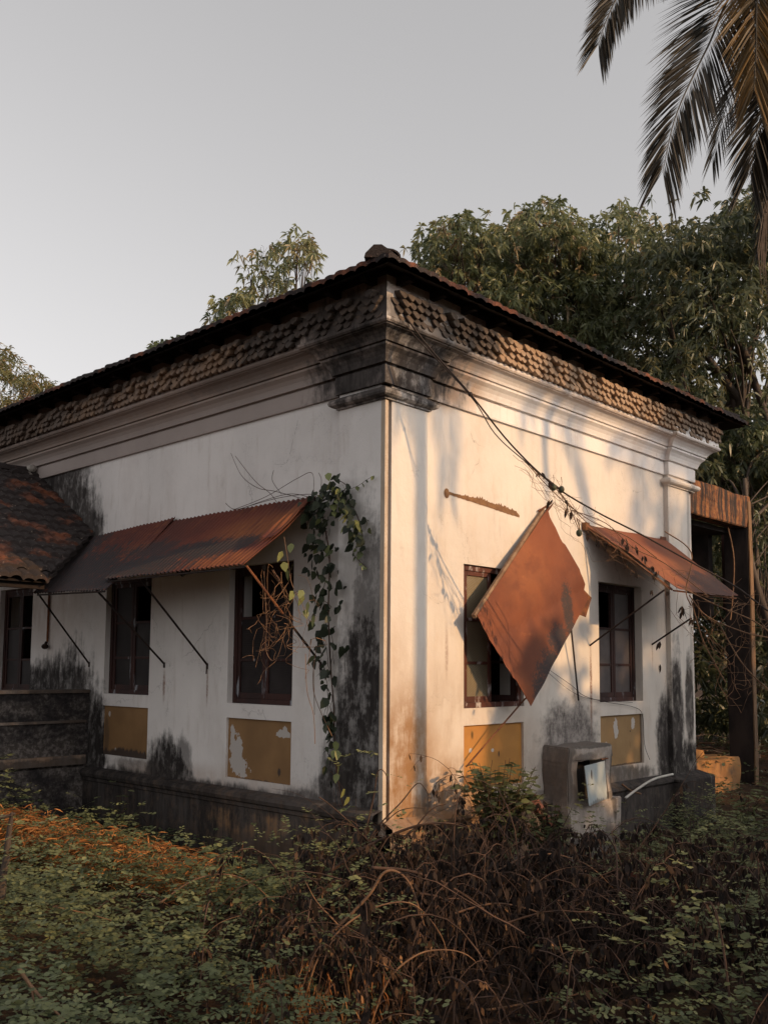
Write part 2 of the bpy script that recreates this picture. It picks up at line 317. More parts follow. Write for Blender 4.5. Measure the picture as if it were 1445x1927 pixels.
M['beam'] = t.out(t.mix(t.ramp(s1, .42, .56), t.mix(t.ramp(s2, .4, .6), (.26, .115, .045), (.15, .06, .03)), (.03, .022, .02)), .9, s2, .5, .02)
M['post'] = simple('sunlit_ochre_post_paint', (.20, .12, .065), (.11, .07, .045), 4, (1, 1, .4), (.12, .07, .04), 9.)  # sunlit tone of the post's front face, put into the colour
M['darkpost'] = simple('shade_dark_post_plaster', (.055, .04, .035), (.022, .018, .018), 3, (1, 1, .5))  # shade painted dark into the post sides, slab and back walls
M['ochre'] = simple('faded_ochre_block', (.36, .18, .06), (.25, .125, .05), 3, (1, 1, .5), (.14, .08, .045), 8.)
M['bark'] = simple('bark', (.06, .045, .038), (.10, .08, .065), 5, (1, 1, .3), rough=.95)
M['palmbark'] = simple('palm_bark', (.15, .125, .105), (.09, .075, .065), 2, (1, 1, 6), rough=.95)
M['twig'] = simple('dry_twig', (.105, .062, .045), (.045, .028, .022), 6, (1, 1, 1), rough=.9)
M['twigpale'] = simple('pale_dry_twig', (.26, .15, .085), (.13, .075, .05), 6, (1, 1, 1), rough=.9)
M['pipe'] = simple('white_plastic_pipe', (.62, .60, .56), (.5, .47, .43), 8, rough=.5)
M['cablem'] = simple('black_cable', (.03, .02, .017), (.045, .03, .025), 8, rough=.7)
M['clay'] = simple('red_clay', (.24, .085, .05), (.14, .06, .045), 7)
M['gourd'] = simple('dusty_green_gourd', (.07, .085, .045), (.04, .045, .035), 14, rough=.6)
def leafmat(name, ramp, trans=.25, rough=.55, spec=.3):
    t = NT(name); a = t.n('Attribute', attribute_name='tint').outputs['Fac']
    cr = t.n('ValToRGB', {0: a}); e = cr.color_ramp.elements
    while len(e) < len(ramp): e.new(.5)
    for i, (p, c) in enumerate(ramp): e[i].position = p; e[i].color = (*c, 1)
    t.t.links.new(cr.outputs[0], t.p.inputs['Base Color']); t.p.inputs['Roughness'].default_value = rough; t.p.inputs['Specular IOR Level'].default_value = spec
    tr = t.n('BsdfTranslucent', {'Color': cr.outputs[0]}); ms = t.n('MixShader', {0: trans, 1: t.p.outputs[0], 2: tr.outputs[0]})
    t.t.links.new(ms.outputs[0], t.t.nodes['Material Output'].inputs[0]); return t.mat
M['mango'] = leafmat('mango_leaf', [(0, (.058, .072, .036)), (.45, (.14, .165, .075)), (.82, (.26, .27, .13)), (1, (.27, .19, .10))], .4, .42, .6)
M['mangodark'] = leafmat('dark_tree_leaf', [(0, (.042, .052, .030)), (.6, (.10, .12, .060)), (1, (.19, .18, .09))], .35, .42, .6)
M['paleleaf'] = leafmat('pale_tree_leaf', [(0, (.10, .11, .045)), (.6, (.16, .16, .07)), (1, (.26, .19, .10))], .35)
M['palmleaf'] = leafmat('palm_leaflet', [(0, (.030, .027, .022)), (.6, (.055, .047, .035)), (.85, (.13, .085, .035)), (1, (.26, .15, .05))], .25, .5)
M['vineleaf'] = leafmat('heart_vine_leaf', [(0, (.018, .024, .016)), (.6, (.035, .045, .024)), (.8, (.13, .15, .06)), (1, (.24, .26, .10))], .15, .5)
M['weed'] = leafmat('weed_leaf', [(0, (.042, .056, .028)), (.5, (.115, .135, .062)), (.9, (.21, .225, .10)), (1, (.22, .22, .09))], .3, .5, .4)
M['deadleaf'] = leafmat('dead_brown_leaf', [(0, (.010, .007, .006)), (.6, (.030, .018, .014)), (.85, (.10, .055, .03)), (1, (.30, .17, .09))], .1, .8)
M['straw'] = leafmat('orange_dry_fern', [(0, (.14, .06, .025)), (.6, (.40, .16, .05)), (1, (.58, .29, .11))], .3, .8)
t = NT('forest_soil'); n1 = t.noise((1, 1, 1), .8, 6, .65); n2 = t.noise((1, 1, 1), 9, 6, .7)
M['soil'] = t.out(t.mix(t.ramp(n2, .4, .65), t.mix(t.ramp(n1, .4, .6), (.028, .018, .014), (.045, .032, .02)), (.075, .042, .025)), .95, n2, .8, .04, .1)

# ------------------------------------------------------------------ ground
def sm(a, b, x):
    t = min(1, max(0, (x - a) / (b - a))); return t * t * (3 - 2 * t)
def gz(x, y):
    n = mn.noise(Vector((x * .5, y * .5, 0))) * .07 + mn.noise(Vector((x * 2, y * 2, 3))) * .02
    b = -.03 + .12 * sm(0, 5, y) * sm(1, -2, x) - .22 * sm(-.5, 2, x) * sm(1.5, -.5, y) - .20 * sm(-2.2, -.6, x) * sm(-.6, .4, y) * sm(2, -.0, x) + .05 * sm(-1, -4, y)
    far = max(0, math.hypot(x, y) - 25); return b + n + far * .004 * (1 + mn.noise(Vector((x * .02, y * .02, 9))))
def ground():
    g = [math.sinh(i / 62 * 6.2) / math.sinh(6.2) * 420 for i in range(-62, 63)]
    g = sorted(set([round(v, 4) for v in g] + [i * .25 for i in range(-36, 45)]))
    n = len(g); V = [(x, y, gz(x, y)) for y in g for x in g]
    i = np.arange((n - 1) * (n - 1)); r, c = i // (n - 1), i % (n - 1); a = r * n + c
    o = npmesh('ground', V, [np.stack([a, a + 1, a + n + 1, a + n], 1)], M['soil'], smooth=True); tag(o, kind='structure')
ground()

# ------------------------------------------------------------------ house
house = empty('old_house', (0, 0, 0), 'old white plastered bungalow with stained walls and clay tiled hip roof', 'house')
LX, LY, TOPZ, BOTZ = 5.9, 14.0, 4.19, .40
fR = lambda u, o, z: (u, -o, z)
fL = lambda u, o, z: (-o, u, z)
def quadface(mb, f, pts, flip, mi=0):
    vs = [f(*p) for p in pts]; n = len(vs)
    mb.add(vs, [tuple(range(n))[::-1] if flip else tuple(range(n))], mi)
def facade(name, f, flip, u0, u1, wins, pans, mat):
    """wall skin with through openings and shallow panel recesses"""
    mb = MB(); us = sorted({u0, u1, *[q for w_ in wins for q in w_[:2]], *[q for p in pans for q in p[:2]]})
    zs = sorted({BOTZ, TOPZ, *[q for w_ in wins for q in w_[2:4]], *[q for p in pans for q in p[2:4]]})
    hole = lambda u, z, L: any(a < u < b and c < z < d for a, b, c, d in L)
    for a, b in zip(us, us[1:]):
        for c, d in zip(zs, zs[1:]):
            um, zm = (a + b) / 2, (c + d) / 2
            if hole(um, zm, wins): continue
            if not hole(um, zm, pans): quadface(mb, f, [(a, 0, c), (b, 0, c), (b, 0, d), (a, 0, d)], flip)
            quadface(mb, f, [(a, -.3, c), (b, -.3, c), (b, -.3, d), (a, -.3, d)], not flip)
    for L, dep in ((wins, -.3), (pans, -.028)):
        for a, b, c, d in L:
            for p, q in (((a, c), (b, c)), ((b, c), (b, d)), ((b, d), (a, d)), ((a, d), (a, c))):
                quadface(mb, f, [(p[0], 0, p[1]), (q[0], 0, q[1]), (q[0], dep, q[1]), (p[0], dep, p[1])], not flip)
    return mb.build(name, mat, house)
WL = [(1.175, 2.17, 1.33, 2.72), (3.60, 4.565, 1.37, 2.72), (6.43, 7.4, 1.33, 2.74)]
WR = [(1.115, 2.09, 1.32, 2.695), (3.575, 4.58, 1.32, 2.70)]
PL_ = [(1.178, 2.17, .592, 1.185), (3.60, 4.565, .66, 1.23)]
PR = [(1.115, 2.083, .552, 1.158), (3.582, 4.575, .584, 1.168)]
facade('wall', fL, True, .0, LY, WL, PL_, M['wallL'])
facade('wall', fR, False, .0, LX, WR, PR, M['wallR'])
mb = MB(); mb.add([(LX, 0, BOTZ), (LX, LY, BOTZ), (LX, LY, TOPZ), (LX, 0, TOPZ), (0, LY, BOTZ), (0, LY, TOPZ)], [(0, 1, 2, 3), (1, 4, 5, 2)])
mb.build('wall', M['wallL'], house)
mb = MB(); mb.box((.32, .32, BOTZ + .05), (LX - .05, LY - .05, 4.3)); rm = mb.build('interior_wall', M['dark'], house)
for p in rm.data.polygons: pass
# cut openings through the dark lining by building it as four loose sheets instead of one box
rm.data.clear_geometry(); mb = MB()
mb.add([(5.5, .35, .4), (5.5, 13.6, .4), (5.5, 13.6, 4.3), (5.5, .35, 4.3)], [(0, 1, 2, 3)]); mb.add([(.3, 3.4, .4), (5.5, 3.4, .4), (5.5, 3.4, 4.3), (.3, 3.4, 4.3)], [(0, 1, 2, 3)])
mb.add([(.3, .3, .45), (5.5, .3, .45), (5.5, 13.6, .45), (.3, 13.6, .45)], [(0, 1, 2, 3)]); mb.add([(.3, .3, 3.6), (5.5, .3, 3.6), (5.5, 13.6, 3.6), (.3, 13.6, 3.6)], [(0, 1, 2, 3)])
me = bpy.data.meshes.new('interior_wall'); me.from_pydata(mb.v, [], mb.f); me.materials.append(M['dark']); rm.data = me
for nm_, f, flip, P_, mts in (('L', fL, True, PL_, ('pan_L1', 'pan_L2')), ('R', fR, False, PR, ('pan_R1', 'pan_R2'))):
    for (a, b, c, d), mt in zip(P_, mts):
        mb = MB(); quadface(mb, f, [(a, -.028, c), (b, -.028, c), (b, -.028, d), (a, -.028, d)], flip); mb.build('wall_panel', M[mt], house)

def sweep(path, prof, mi=0, caps=False):
    """path: plan polyline (outside on the right-hand side), prof: list (o, z)"""
    n = len(path); P = [Vector(p) for p in path]; nr = []
    for a, b in zip(P, P[1:]):
        d = (b - a).normalized(); nr.append(Vector((d.y, -d.x)))
    vn = [nr[0]] + [(nr[i - 1] + nr[i]) / (1 + nr[i - 1].dot(nr[i])) for i in range(1, n - 1)] + [nr[-1]]
    mb = MB(); k = len(prof); vs = [(p.x + v.x * o, p.y + v.y * o, z) for p, v in zip(P, vn) for o, z in prof]
    fs = [(i * k + j, (i + 1) * k + j, (i + 1) * k + j + 1, i * k + j + 1) for i in range(n - 1) for j in range(k - 1)]
    mis = [0 if abs(nr[i].x) > .5 and (P[i + 1] - P[i]).length > .1 else 1 for i in range(n - 1) for j in range(k - 1)]
    b = len(mb.v); mb.v += vs; mb.f += fs; mb.m += mis
    if caps: mb.f += [tuple(range(k)), tuple((n - 1) * k + j for j in range(k))[::-1]]; mb.m += [mis[0], mis[-1]]
    return mb
PP = .05
PATH = [(0, LY), (0, .52), (-PP, .52), (-PP, -PP), (.525, -PP), (.525, 0), (5.21, 0), (5.21, -PP - .01), (LX + .01, -PP - .01), (LX + .01, LY)]
prof = [(0, 4.185), (.028, 4.187), (.030, 4.20), (.030, 4.345), (.018, 4.352), (.018, 4.362), (.055, 4.365), (.06, 4.385), (.072, 4.42), (.095, 4.455), (.128, 4.485), (.131, 4.505), (.115, 4.507), (.115, 4.513),
        (.145, 4.515), (.155, 4.54), (.175, 4.565), (.21, 4.592), (.25, 4.605), (.252, 4.613), (.27, 4.615), (.282, 4.63), (.282, 4.652), (.262, 4.664), (.262, 5.10), (.0, 5.10)]
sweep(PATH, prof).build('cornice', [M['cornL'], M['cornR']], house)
capp = [(0, 4.045), (.022, 4.046), (.024, 4.06), (.05, 4.066), (.072, 4.08), (.08, 4.10), (.072, 4.125), (.05, 4.137), (.025, 4.14), (.022, 4.155), (0, 4.157)]
sweep([(.0, .52), (-PP, .52), (-PP, -PP), (.525, -PP), (.525, .0)], capp).build('pilaster_capital', [M['cornL'], M['cornR']], house)
sweep([(5.21, .0), (5.21, -.06), (LX + .01, -.06), (LX + .01, .5)], capp).build('pilaster_capital', [M['wallL'], M['wallR']], house)
# pilasters
mb = MB(); mb.box((-PP, -.005, .33), (.0, .52, 4.19), 0); mb.box((.04, -PP, .33), (.525, .0, 4.19), 1); mb.build('pilaster', [M['wallL'], M['wallR']], house)
mb = MB(); mb.box((-PP + .002, -PP - .004, .28), (-.006, -.0052, 4.045)); mb.build('corner_bead', M['bead'], house)
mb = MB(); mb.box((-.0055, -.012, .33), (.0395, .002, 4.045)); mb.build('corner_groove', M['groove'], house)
mb = MB(); mb.box((5.21, -.06, .33), (5.80, .0, 4.19), 1); mb.box((5.81, -.03, .33), (LX + .01, .5, 4.19), 1); mb.build('pilaster', [M['wallL'], M['wallR']], house)
# plinth
pth = [(0, LY), (0, .52), (-PP, .52), (-PP, -PP), (.525, -PP), (.525, 0), (5.21, 0), (5.21, -.06), (LX + .01, -.06), (LX + .01, LY)]
plp = [(.0, .46), (.05, .445), (.075, .44), (.105, .425), (.115, .40), (.105, .375), (.085, .36), (.085, .34), (.07, .335), (.07, -.7)]
plR = sweep(pth[3:], [(.0, .41), (.06, .38), (.12, .355), (.125, .33), (.10, .30), (.09, -.7)])
sweep(pth[:4], [(.0, .50), (.05, .485), (.075, .48), (.105, .465), (.118, .435), (.108, .40), (.085, .385), (.085, .35), (.07, .34), (.07, -.7)]).build('plinth', [M['plinthL'], M['plinth']], house, smooth=False)
plR.build('plinth', [M['plinthL'], M['plinth']], house)
mb = MB(); mb.box((5.1, -.24, -.7), (6.02, .0, .36), 0); mb.build('pilaster_base', M['plinth'], house, bevel=.03)

# frieze: three staggered rows of projecting clay tile ends
def frieze(f, u0, u1, mat, jit):
    mb = MB(); pitch = .096; r = .053
    for row in range(4):
        z = 4.712 + row * .056; n = int((u1 - u0) / pitch)
        for i in range(n):
            u = u0 + (i + (.5 if row % 2 else 0)) * pitch + random.uniform(-.006, .006)
            dz = random.uniform(-.006, .006); pr = .064 + .020 * row + random.uniform(-.012, .012)
            if random.random() < jit: pr *= random.uniform(.5, .8)
            pr = max(pr, .035)
            sec = [(-r, .024), (-r * .95, .0), (-r * .50, -.028), (r * .0, -.043), (r * .50, -.028), (r * .95, .0), (r, .024), (r * .0, .040)]
            tl = random.uniform(-.10, .10)
            vs = []
            for o, s_ in ((.255, .97), (.262 + pr * .9, .97), (.262 + pr, .90)):
                for a, b in sec: vs.append(f(u + (a - b * tl) * s_, o - .25 * (b if o > .28 else 0), z + dz + (b + a * tl) * s_ - (.018 if o > .28 else 0)))
            fs = [(i_ + 8 * k, (i_ + 1) % 8 + 8 * k, (i_ + 1) % 8 + 8 * (k + 1), i_ + 8 * (k + 1)) for k in range(2) for i_ in range(8)] + [tuple(range(16, 24))]
            mb.add(vs, fs)
    return mb.build('frieze_tiles', mat, house)
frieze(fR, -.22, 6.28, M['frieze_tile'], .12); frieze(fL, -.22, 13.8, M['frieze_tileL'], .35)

# roof
EO, EZ, SL = .60, 5.0, math.tan(R_(27))
def roofplane(f, u0, u1, depth, hipped):
    V = []; F = []; pitch = .128; ns = int((u1 - u0) / pitch) * 5; nc = int(depth / .27) + 1; row = 0
    offs = [-.022, 0]
    for c in range(nc):
        t0, t1 = c * .27, min((c + 1) * .27 + .03, depth)
        for k, t in enumerate((t0, t0, t1)):
            for i in range(ns + 1):
                u = u0 + (u1 - u0) * i / ns; uc = min(max(u, u0 + (t if hipped[0] else 0)), u1 - (t if hipped[1] else 0))
                ph = (u - u0) / pitch + .0; wv_ = abs(math.sin(math.pi * ph)) ** .7
                cell = mn.noise(Vector((math.floor(ph) * 3.7, c * 5.1, u0))) * .010
                z = EZ + t * SL + .022 * wv_ + cell + (-.022 if k == 0 else .016 if k == 1 else -.012)
                V.append(f(uc, EO - t + (cell * 1.2 if k < 2 else 0), z))
        b = row * (ns + 1); row += 3
        for k in range(2):
            for i in range(ns): a = b + k * (ns + 1) + i; F.append((a, a + 1, a + ns + 2, a + ns + 1))
    return V, F
rf = MB()
V, F = roofplane(fR, -EO, LX + EO, 3.55, (1, 1)); rf.add(V, F)
V, F = roofplane(fL, -EO, LY, 3.55, (1, 0)); rf.add(V, F)
V, F = roofplane(lambda u, o, z: (LX + o, u, z), -EO, LY, 3.55, (1, 0)); rf.add(V, F)
roof = rf.build('roof', M['rooftile'], house)
mb = MB()
e0, w0 = EO - .03, .26
mb.add([(-e0, -e0, 4.965), (LX + e0, -e0, 4.965), (LX + e0, LY, 4.965), (-e0, LY, 4.965), (1.5, 1.5, 5.9), (4.4, 1.5, 5.9), (4.4, LY, 5.9), (1.5, LY, 5.9)],
       [(0, 1, 5, 4), (1, 2, 6, 5), (3, 0, 4, 7)])
for i in range(15): mb.box((-.2 + i * .44, -e0 + .10, 4.955), (-.14 + i * .44, -.27, 5.02))
for i in range(34): mb.box((-e0 + .10, -.2 + i * .44, 4.955), (-.27, -.14 + i * .44, 5.02))
sweep_b = sweep([(-.262, LY), (-.262, -.262), (LX + .262, -.262), (LX + .262, LY)], [(0, 5.02), (.06, 5.02), (.06, 5.11)])
mb.add(sweep_b.v, sweep_b.f); pass
mb.build('eaves_boards', M['wooddark'], house)
# hip cap tiles
def captile(a, b, r, mat=M['rooftile2'], name='ridge_tile'):
    a, b = Vector(a), Vector(b); d = (b - a).normalized(); s_ = d.cross(Vector((0, 0, 1))).normalized(); up = s_.cross(d)
    if up.z < 0: up = -up
    mb = MB(); vs = []
    for p, rr in ((a, r), (b, r * .86)):
        for k in (1, .86):
            for j in range(9):
                th = math.pi * j / 8; vs.append(p + s_ * math.cos(th) * rr * k + up * (math.sin(th) ** .8) * rr * k * .8)
    fs = []
    for j in range(8):
        fs += [(j, j + 1, 18 + j + 1, 18 + j), (9 + j, 27 + j, 27 + j + 1, 9 + j + 1), (j, 9 + j, 9 + j + 1, j + 1), (18 + j, 18 + j + 1, 27 + j + 1, 27 + j)]
    mb.add(vs, fs); return mb
cm = MB()
for k in range(9):
    t0 = .12 + k * .36
    a = Vector((-EO + t0, -EO + t0, EZ - .02 + t0 * SL)); b = a + Vector((.4, .4, .4 * SL)); q = captile(a, b, .11); cm.add(q.v, q.f)
    a = Vector((LX + EO - t0, -EO + t0, EZ - .02 + t0 * SL)); b = a + Vector((-.4, .4, .4 * SL)); q = captile(a, b, .11); cm.add(q.v, q.f)

def hipcap(c, d, w, l, h):
    c = Vector(c); d = Vector(d).normalized(); s_ = d.cross(Vector((0, 0, 1))).normalized(); up = s_.cross(d)
    sec = [(-w, 0), (-w * .92, h * .35), (-w * .35, h), (w * .2, h * 1.02), (w, h * .45), (w * 1.02, 0)]
    vs = [c + d * t * l + s_ * a * k + up * b * k for t, k in ((0, 1), (.06, 1.04), (.12, 1), (1, .86)) for a, b in sec]
    fs = [(i + 6 * k, (i + 1) % 6 + 6 * k, (i + 1) % 6 + 6 * k + 6, i + 6 * k + 6) for k in range(3) for i in range(6)] + [tuple(range(5, -1, -1)), tuple(range(18, 24))]
    cm.add(vs, fs)
hipcap((-.58, -.47, EZ + .03), (1, 1, .32), .115, .42, .10)

for k in range(27):
    q = captile((2.95, 2.9 + k * .4, EZ + 3.55 * SL + .02), (2.95, 3.35 + k * .4, EZ + 3.55 * SL + .02), .15); cm.add(q.v, q.f)
cm.build('ridge_tiles', M['rooftile2'], roof)

# windows: casement frames set in the openings
def window(f, a, b, c, d, dep, mats, glass, nleaf=2, rows=(.30, .63), missing=(), openleaf=None):
    w_ = MB(); fw = .055
    def bar(u0, u1, z0, z1, o0, o1, mb=w_): mb.box(f(u0, o0, z0), f(u1, o1, z1))
    bar(a, a + fw, c, d, -dep, -dep - .07); bar(b - fw, b, c, d, -dep, -dep - .07); bar(a + fw, b - fw, d - fw, d, -dep, -dep - .07); bar(a + fw, b - fw, c, c + fw * .9, -dep, -dep - .07)
    root = w_.build('window', mats, house, bevel=.004)
    ia, ib, ic, id_ = a + fw, b - fw, c + fw * .9, d - fw; wd = (ib - ia) / nleaf
    for k in range(nleaf):
        if openleaf == k: continue
        l0, l1 = ia + wd * k + .003, ia + wd * (k + 1) - .003; s_ = .045; lf = MB()
        zz = [ic + (id_ - ic) * r for r in rows]
        bar(l0, l0 + s_, ic, id_, -dep - .012, -dep - .045, lf); bar(l1 - s_, l1, ic, id_, -dep - .012, -dep - .045, lf)
        bar(l0 + s_, l1 - s_, ic, ic + .06, -dep - .012, -dep - .045, lf); bar(l0 + s_, l1 - s_, id_ - s_, id_, -dep - .012, -dep - .045, lf)
        for z in zz: bar(l0 + s_, l1 - s_, z - .014, z + .014, -dep - .015, -dep - .042, lf)
        lf.build('window_sash', mats, root, bevel=.003)
        for j, (z0, z1) in enumerate(zip([ic + .06] + zz, zz + [id_ - s_])):
            if (k, j) in missing: continue
            g = MB(); g.box(f(l0 + s_ - .004, -dep - .026, z0), f(l1 - s_ + .004, -dep - .030, z1)); g.build('pane', glass, root)
    return root
window(fL, *WL[0], .068, M['wood'], M['glassL'], missing=((1, 2),))
window(fL, *WL[1], .068, M['wood'], M['glassL'], missing=((0, 2),))
window(fL, *WL[2], .068, M['wood'], M['glassL'], missing=((0, 2), (0, 1), (1, 2)))
window(fR, *WR[0], .03, M['woodlit'], M['glassR'], missing=((0, 9),), openleaf=1)
window(fR, *WR[1], .095, M['wood'], M['glassG'], missing=((0, 2),))
# open sash of the sunny window, swung inwards
s_ = MB(); A = Vector((2.03, .06, 0)); dd = Vector((-.14, .36, 0)).normalized(); nn_ = Vector((dd.y, -dd.x, 0))
for u0, u1, z0, z1 in ((0, .05, 1.37, 2.64), (.37, .42, 1.37, 2.64), (.05, .37, 1.37, 1.43), (.05, .37, 2.59, 2.64), (.05, .37, 1.75, 1.78), (.05, .37, 2.17, 2.2)):
    s_.obox(A + dd * (u0 + u1) / 2 + Vector((0, 0, (z0 + z1) / 2)), dd * (u1 - u0) / 2, nn_ * .018, Vector((0, 0, (z1 - z0) / 2)))
s_.build('open_sash', M['wood'], house)

# ------------------------------------------------------------------ side porch on the shaded side (part of the house)
pm = MB(); y0 = 4.88
pm.box((-3.2, y0, -.6), (-.003, y0 + .28, 1.372))
lm_ = MB(); subbox_ = lm_.box((-3.2, y0 - .075, .53), (-.06, y0 - .001, .60)); lm_.box((-3.2, y0 - .05, .60), (-.05, y0 - .0015, .635)); lm_.box((-3.2, y0 - .035, 1.02), (-.05, y0 - .0012, 1.05)); lm_.box((-3.25, y0 - .03, 1.372), (-.004, y0 + .3, 1.41))
pm.box((-3.2, y0 - .04, -.6), (-.05, y0 - .002, .50))
t = NT('black_mould_masonry'); n1 = t.noise((1, 1, 1.5), 2.4, 6, .65); n2 = t.noise((1, 1, 1), 16, 5, .7)
M['mould'] = t.out(t.mix(t.ramp(n1, .40, .60), t.mix(t.ramp(n2, .4, .65), (.022, .020, .021), (.045, .040, .040)), t.mix(t.ramp(n2, .45, .6), (.07, .06, .055), (.17, .15, .14))), .95, n2, .7, .02, .15)
pm.build('porch_wall', M['mould'], house)
lm_.build('porch_ledge', wallmat('worn_ledge_plaster', 'XZ', black=[(0, .5, 9, .12, .8), (-.3, 1.2, .6, .5, .8)], brown=[(0, 1, 9, 1, .6)], grey=[(0, 1, 9, 1, .8)], base=(.34, .30, .28)), house)
# tiled porch roof: slopes down towards -y
V = []; F = []; K = .62; ns = 26 * 5; row = 0
y_top, y_bot = 6.5, 3.74
for c in range(17):
    for k, (fr) in enumerate((c, c, c + 1.12)):
        y = y_bot + (y_top - y_bot) * min(fr, 17) / 17
        for i in range(ns + 1):
            u = -3.4 * i / ns; ph = u / (3.4 / 26); wv_ = abs(math.sin(math.pi * ph)) ** .7; cell = mn.noise(Vector((math.floor(ph) * 2.3, c * 4.4, 8))) * .05
            fl = .10 * sm(5.3, 4.6, y)
            V.append((min(u, (y - 4.9) * 1.0) if y < 4.9 else u, y + cell * .4, 3.14 + (y - 4.62) * K + fl * 0 + .028 * wv_ + cell * .8 + (-.022, .022, -.015)[k]))
    b = row * (ns + 1); row += 3
    for k in range(2):
        for i in range(ns): a = b + k * (ns + 1) + i; F.append((a, a + ns + 1, a + ns + 2, a + 1))
pr = MB(); pr.add(V, F)
prf = pr.build('porch_roof', M['rooftile2'], house)
mb = MB(); mb.add([(0, 4.9, 3.25), (-1.15, 3.78, 2.56), (-3.4, 3.78, 2.56), (-3.4, 6.6, 4.30), (0, 6.6, 4.30)], [(0, 1, 2, 3, 4)]); mb.box((-3.4, 3.85, 2.50), (-1.15, 3.91, 2.57)); mb.box((-3.3, 3.9, -.4), (-3.18, 4.02, 2.5)); mb.box((-3.3, 4.95, 1.40), (-3.1, 5.15, 3.1)); mb.add([(0, 6.6, 4.25), (-3.4, 6.6, 4.25), (-3.4, 8.6, 3.05), (0, 8.6, 3.05)], [(0, 1, 2, 3)])
mb.build('porch_rafters', M['wooddark'], house)
mb = MB()
for k in range(9): q = captile((-.05 - k * .38, 6.52, 4.27), (-.45 - k * .38, 6.52, 4.27), .12); mb.add(q.v, q.f)
mb.build('porch_ridge_tiles', M['rooftile2'], prf)
# lumps of mortar where the ridge meets the wall
mb = MB(); mb.sphere((-.10, 6.42, 4.33), .07, 8, sc=(1, 1, .8)); mb.sphere((-.16, 6.38, 4.22), .05, 8); mb.build('mortar_lump', simple('pale_mortar', (.4, .37, .33), (.28, .25, .23), 9), prf)

# ------------------------------------------------------------------ awnings
def sheet(TL, TR, BL, BR, nu, nv, amp, waves, jag=.0, sag=.0, seed=1, th=.0025):
    TL, TR, BL, BR = map(Vector, (TL, TR, BL, BR)); nrm = (TR - TL).cross(BL - TL).normalized()
    if nrm.z < 0: nrm = -nrm
    V = []; F = []
    for j in range(nv + 1):
        for i in range(nu + 1):
            s_, t_ = i / nu, j / nv
            tt = t_ + (jag * mn.noise(Vector((s_ * 9, seed, t_))) if j == nv else 0)
            ss = s_ + (jag * .6 * mn.noise(Vector((seed, t_ * 7, s_))) if i in (0, nu) else 0)
            p = (TL * (1 - ss) + TR * ss) * (1 - tt) + (BL * (1 - ss) + BR * ss) * tt
            p = p + nrm * (amp * math.cos(2 * math.pi * waves * s_) + .02 * mn.noise(Vector((s_ * 3, t_ * 2, seed))) - sag * math.sin(math.pi * t_) * (.5 + s_))
            V.append(p)
    for j in range(nv):
        for i in range(nu): a = j * (nu + 1) + i; F.append((a, a + 1, a + nu + 2, a + nu + 1))
    return V, F
def solid(o, th=.003):
    m = o.modifiers.new('thick', 'SOLIDIFY'); m.thickness = th; m.offset = 0; return o
aw = empty('awning', (-.0, 2.0, 3.29), 'long corrugated rusty awning over the window nearest the vine covered pilaster', 'awning')
mb = MB(); mb.add(*sheet((-.02, 3.19, 3.30), (-.02, .83, 3.30), (-.92, 3.02, 2.575), (-.89, .80, 2.575), 272, 10, .010, 34, .012, .02, 1))
solid(mb.build('corrugated_sheet', M['sheetA'], aw))
mb = MB(); mb.add(*sheet((-.10, .95, 3.262), (-.10, .79, 3.262), (-.60, .93, 2.845), (-.58, .77, 2.845), 20, 6, .010, 2, .02, 0, 5)); solid(mb.build('corrugated_sheet', M['sheetA'], aw))
for a, b, m in (((0, 2.512, 1.71), (-.85, 2.50, 2.56), 'iron'), ((0, .773, 1.726), (-.45, .80, 2.17), 'iron')):
    mb = MB(); mb.tube([a, b], .011, 6, 0); mb.build('strut', M[m], aw)
mb = MB(); mb.tube([(-.45, .80, 2.17), (-.87, .80, 2.565)], .011, 6); mb.build('strut', M['rustiron'], aw)
mb = MB(); mb.tube([(-.87, .82, 2.555), (-.90, 3.0, 2.55)], .010, 5); mb.tube([(-.03, .85, 3.27), (-.03, 3.15, 3.27)], .012, 5)
mb.obox((-.62, 1.95, 2.66), (.015, .02, 0), (-.03, .0, .02), (-.10, .06, -.085)); mb.build('support_rail', M['iron'], aw)
mb = MB()
for y in (2.512, .773): mb.obox((-.006, y, 1.70), (.005, 0, 0), (0, .012, 0), (0, 0, .03)); mb.tube([(-.012, y, 1.69), (-.015, y, 1.62)], .006, 5); mb.build('wall_bracket', M['iron'], aw); mb = MB()
aw2 = empty('awning', (0, 4.0, 3.3), 'dull corrugated awning tucked beside the mossy tiled porch roof', 'awning')
mb = MB(); mb.add(*sheet((-.02, 4.95, 3.27), (-.02, 3.13, 3.335), (-1.02, 4.35, 2.49), (-1.0, 2.86, 2.455), 208, 10, .010, 26, .012, .01, 2))
solid(mb.build('corrugated_sheet', M['sheetB'], aw2))
for a, b in (((0, 4.906, 1.715), (-.74, 4.86, 2.56)), ((0, 3.30, 1.719), (-.93, 3.22, 2.50))):
    mb = MB(); mb.tube([a, b], .011, 6); mb.build('strut', M['iron'], aw2)
mb = MB()
for y in (4.906, 3.30): mb.obox((-.006, y, 1.71), (.005, 0, 0), (0, .012, 0), (0, 0, .03)); mb.build('wall_bracket', M['iron'], aw2); mb = MB()
mb.tube([(-.99, 2.9, 2.44), (-1.0, 4.3, 2.47)], .010, 5); mb.build('support_rail', M['iron'], aw2)
aw3 = empty('awning', (4.2, 0, 3.32), 'flat rust red sheet awning draped with dead vines beside the far pilaster', 'awning')
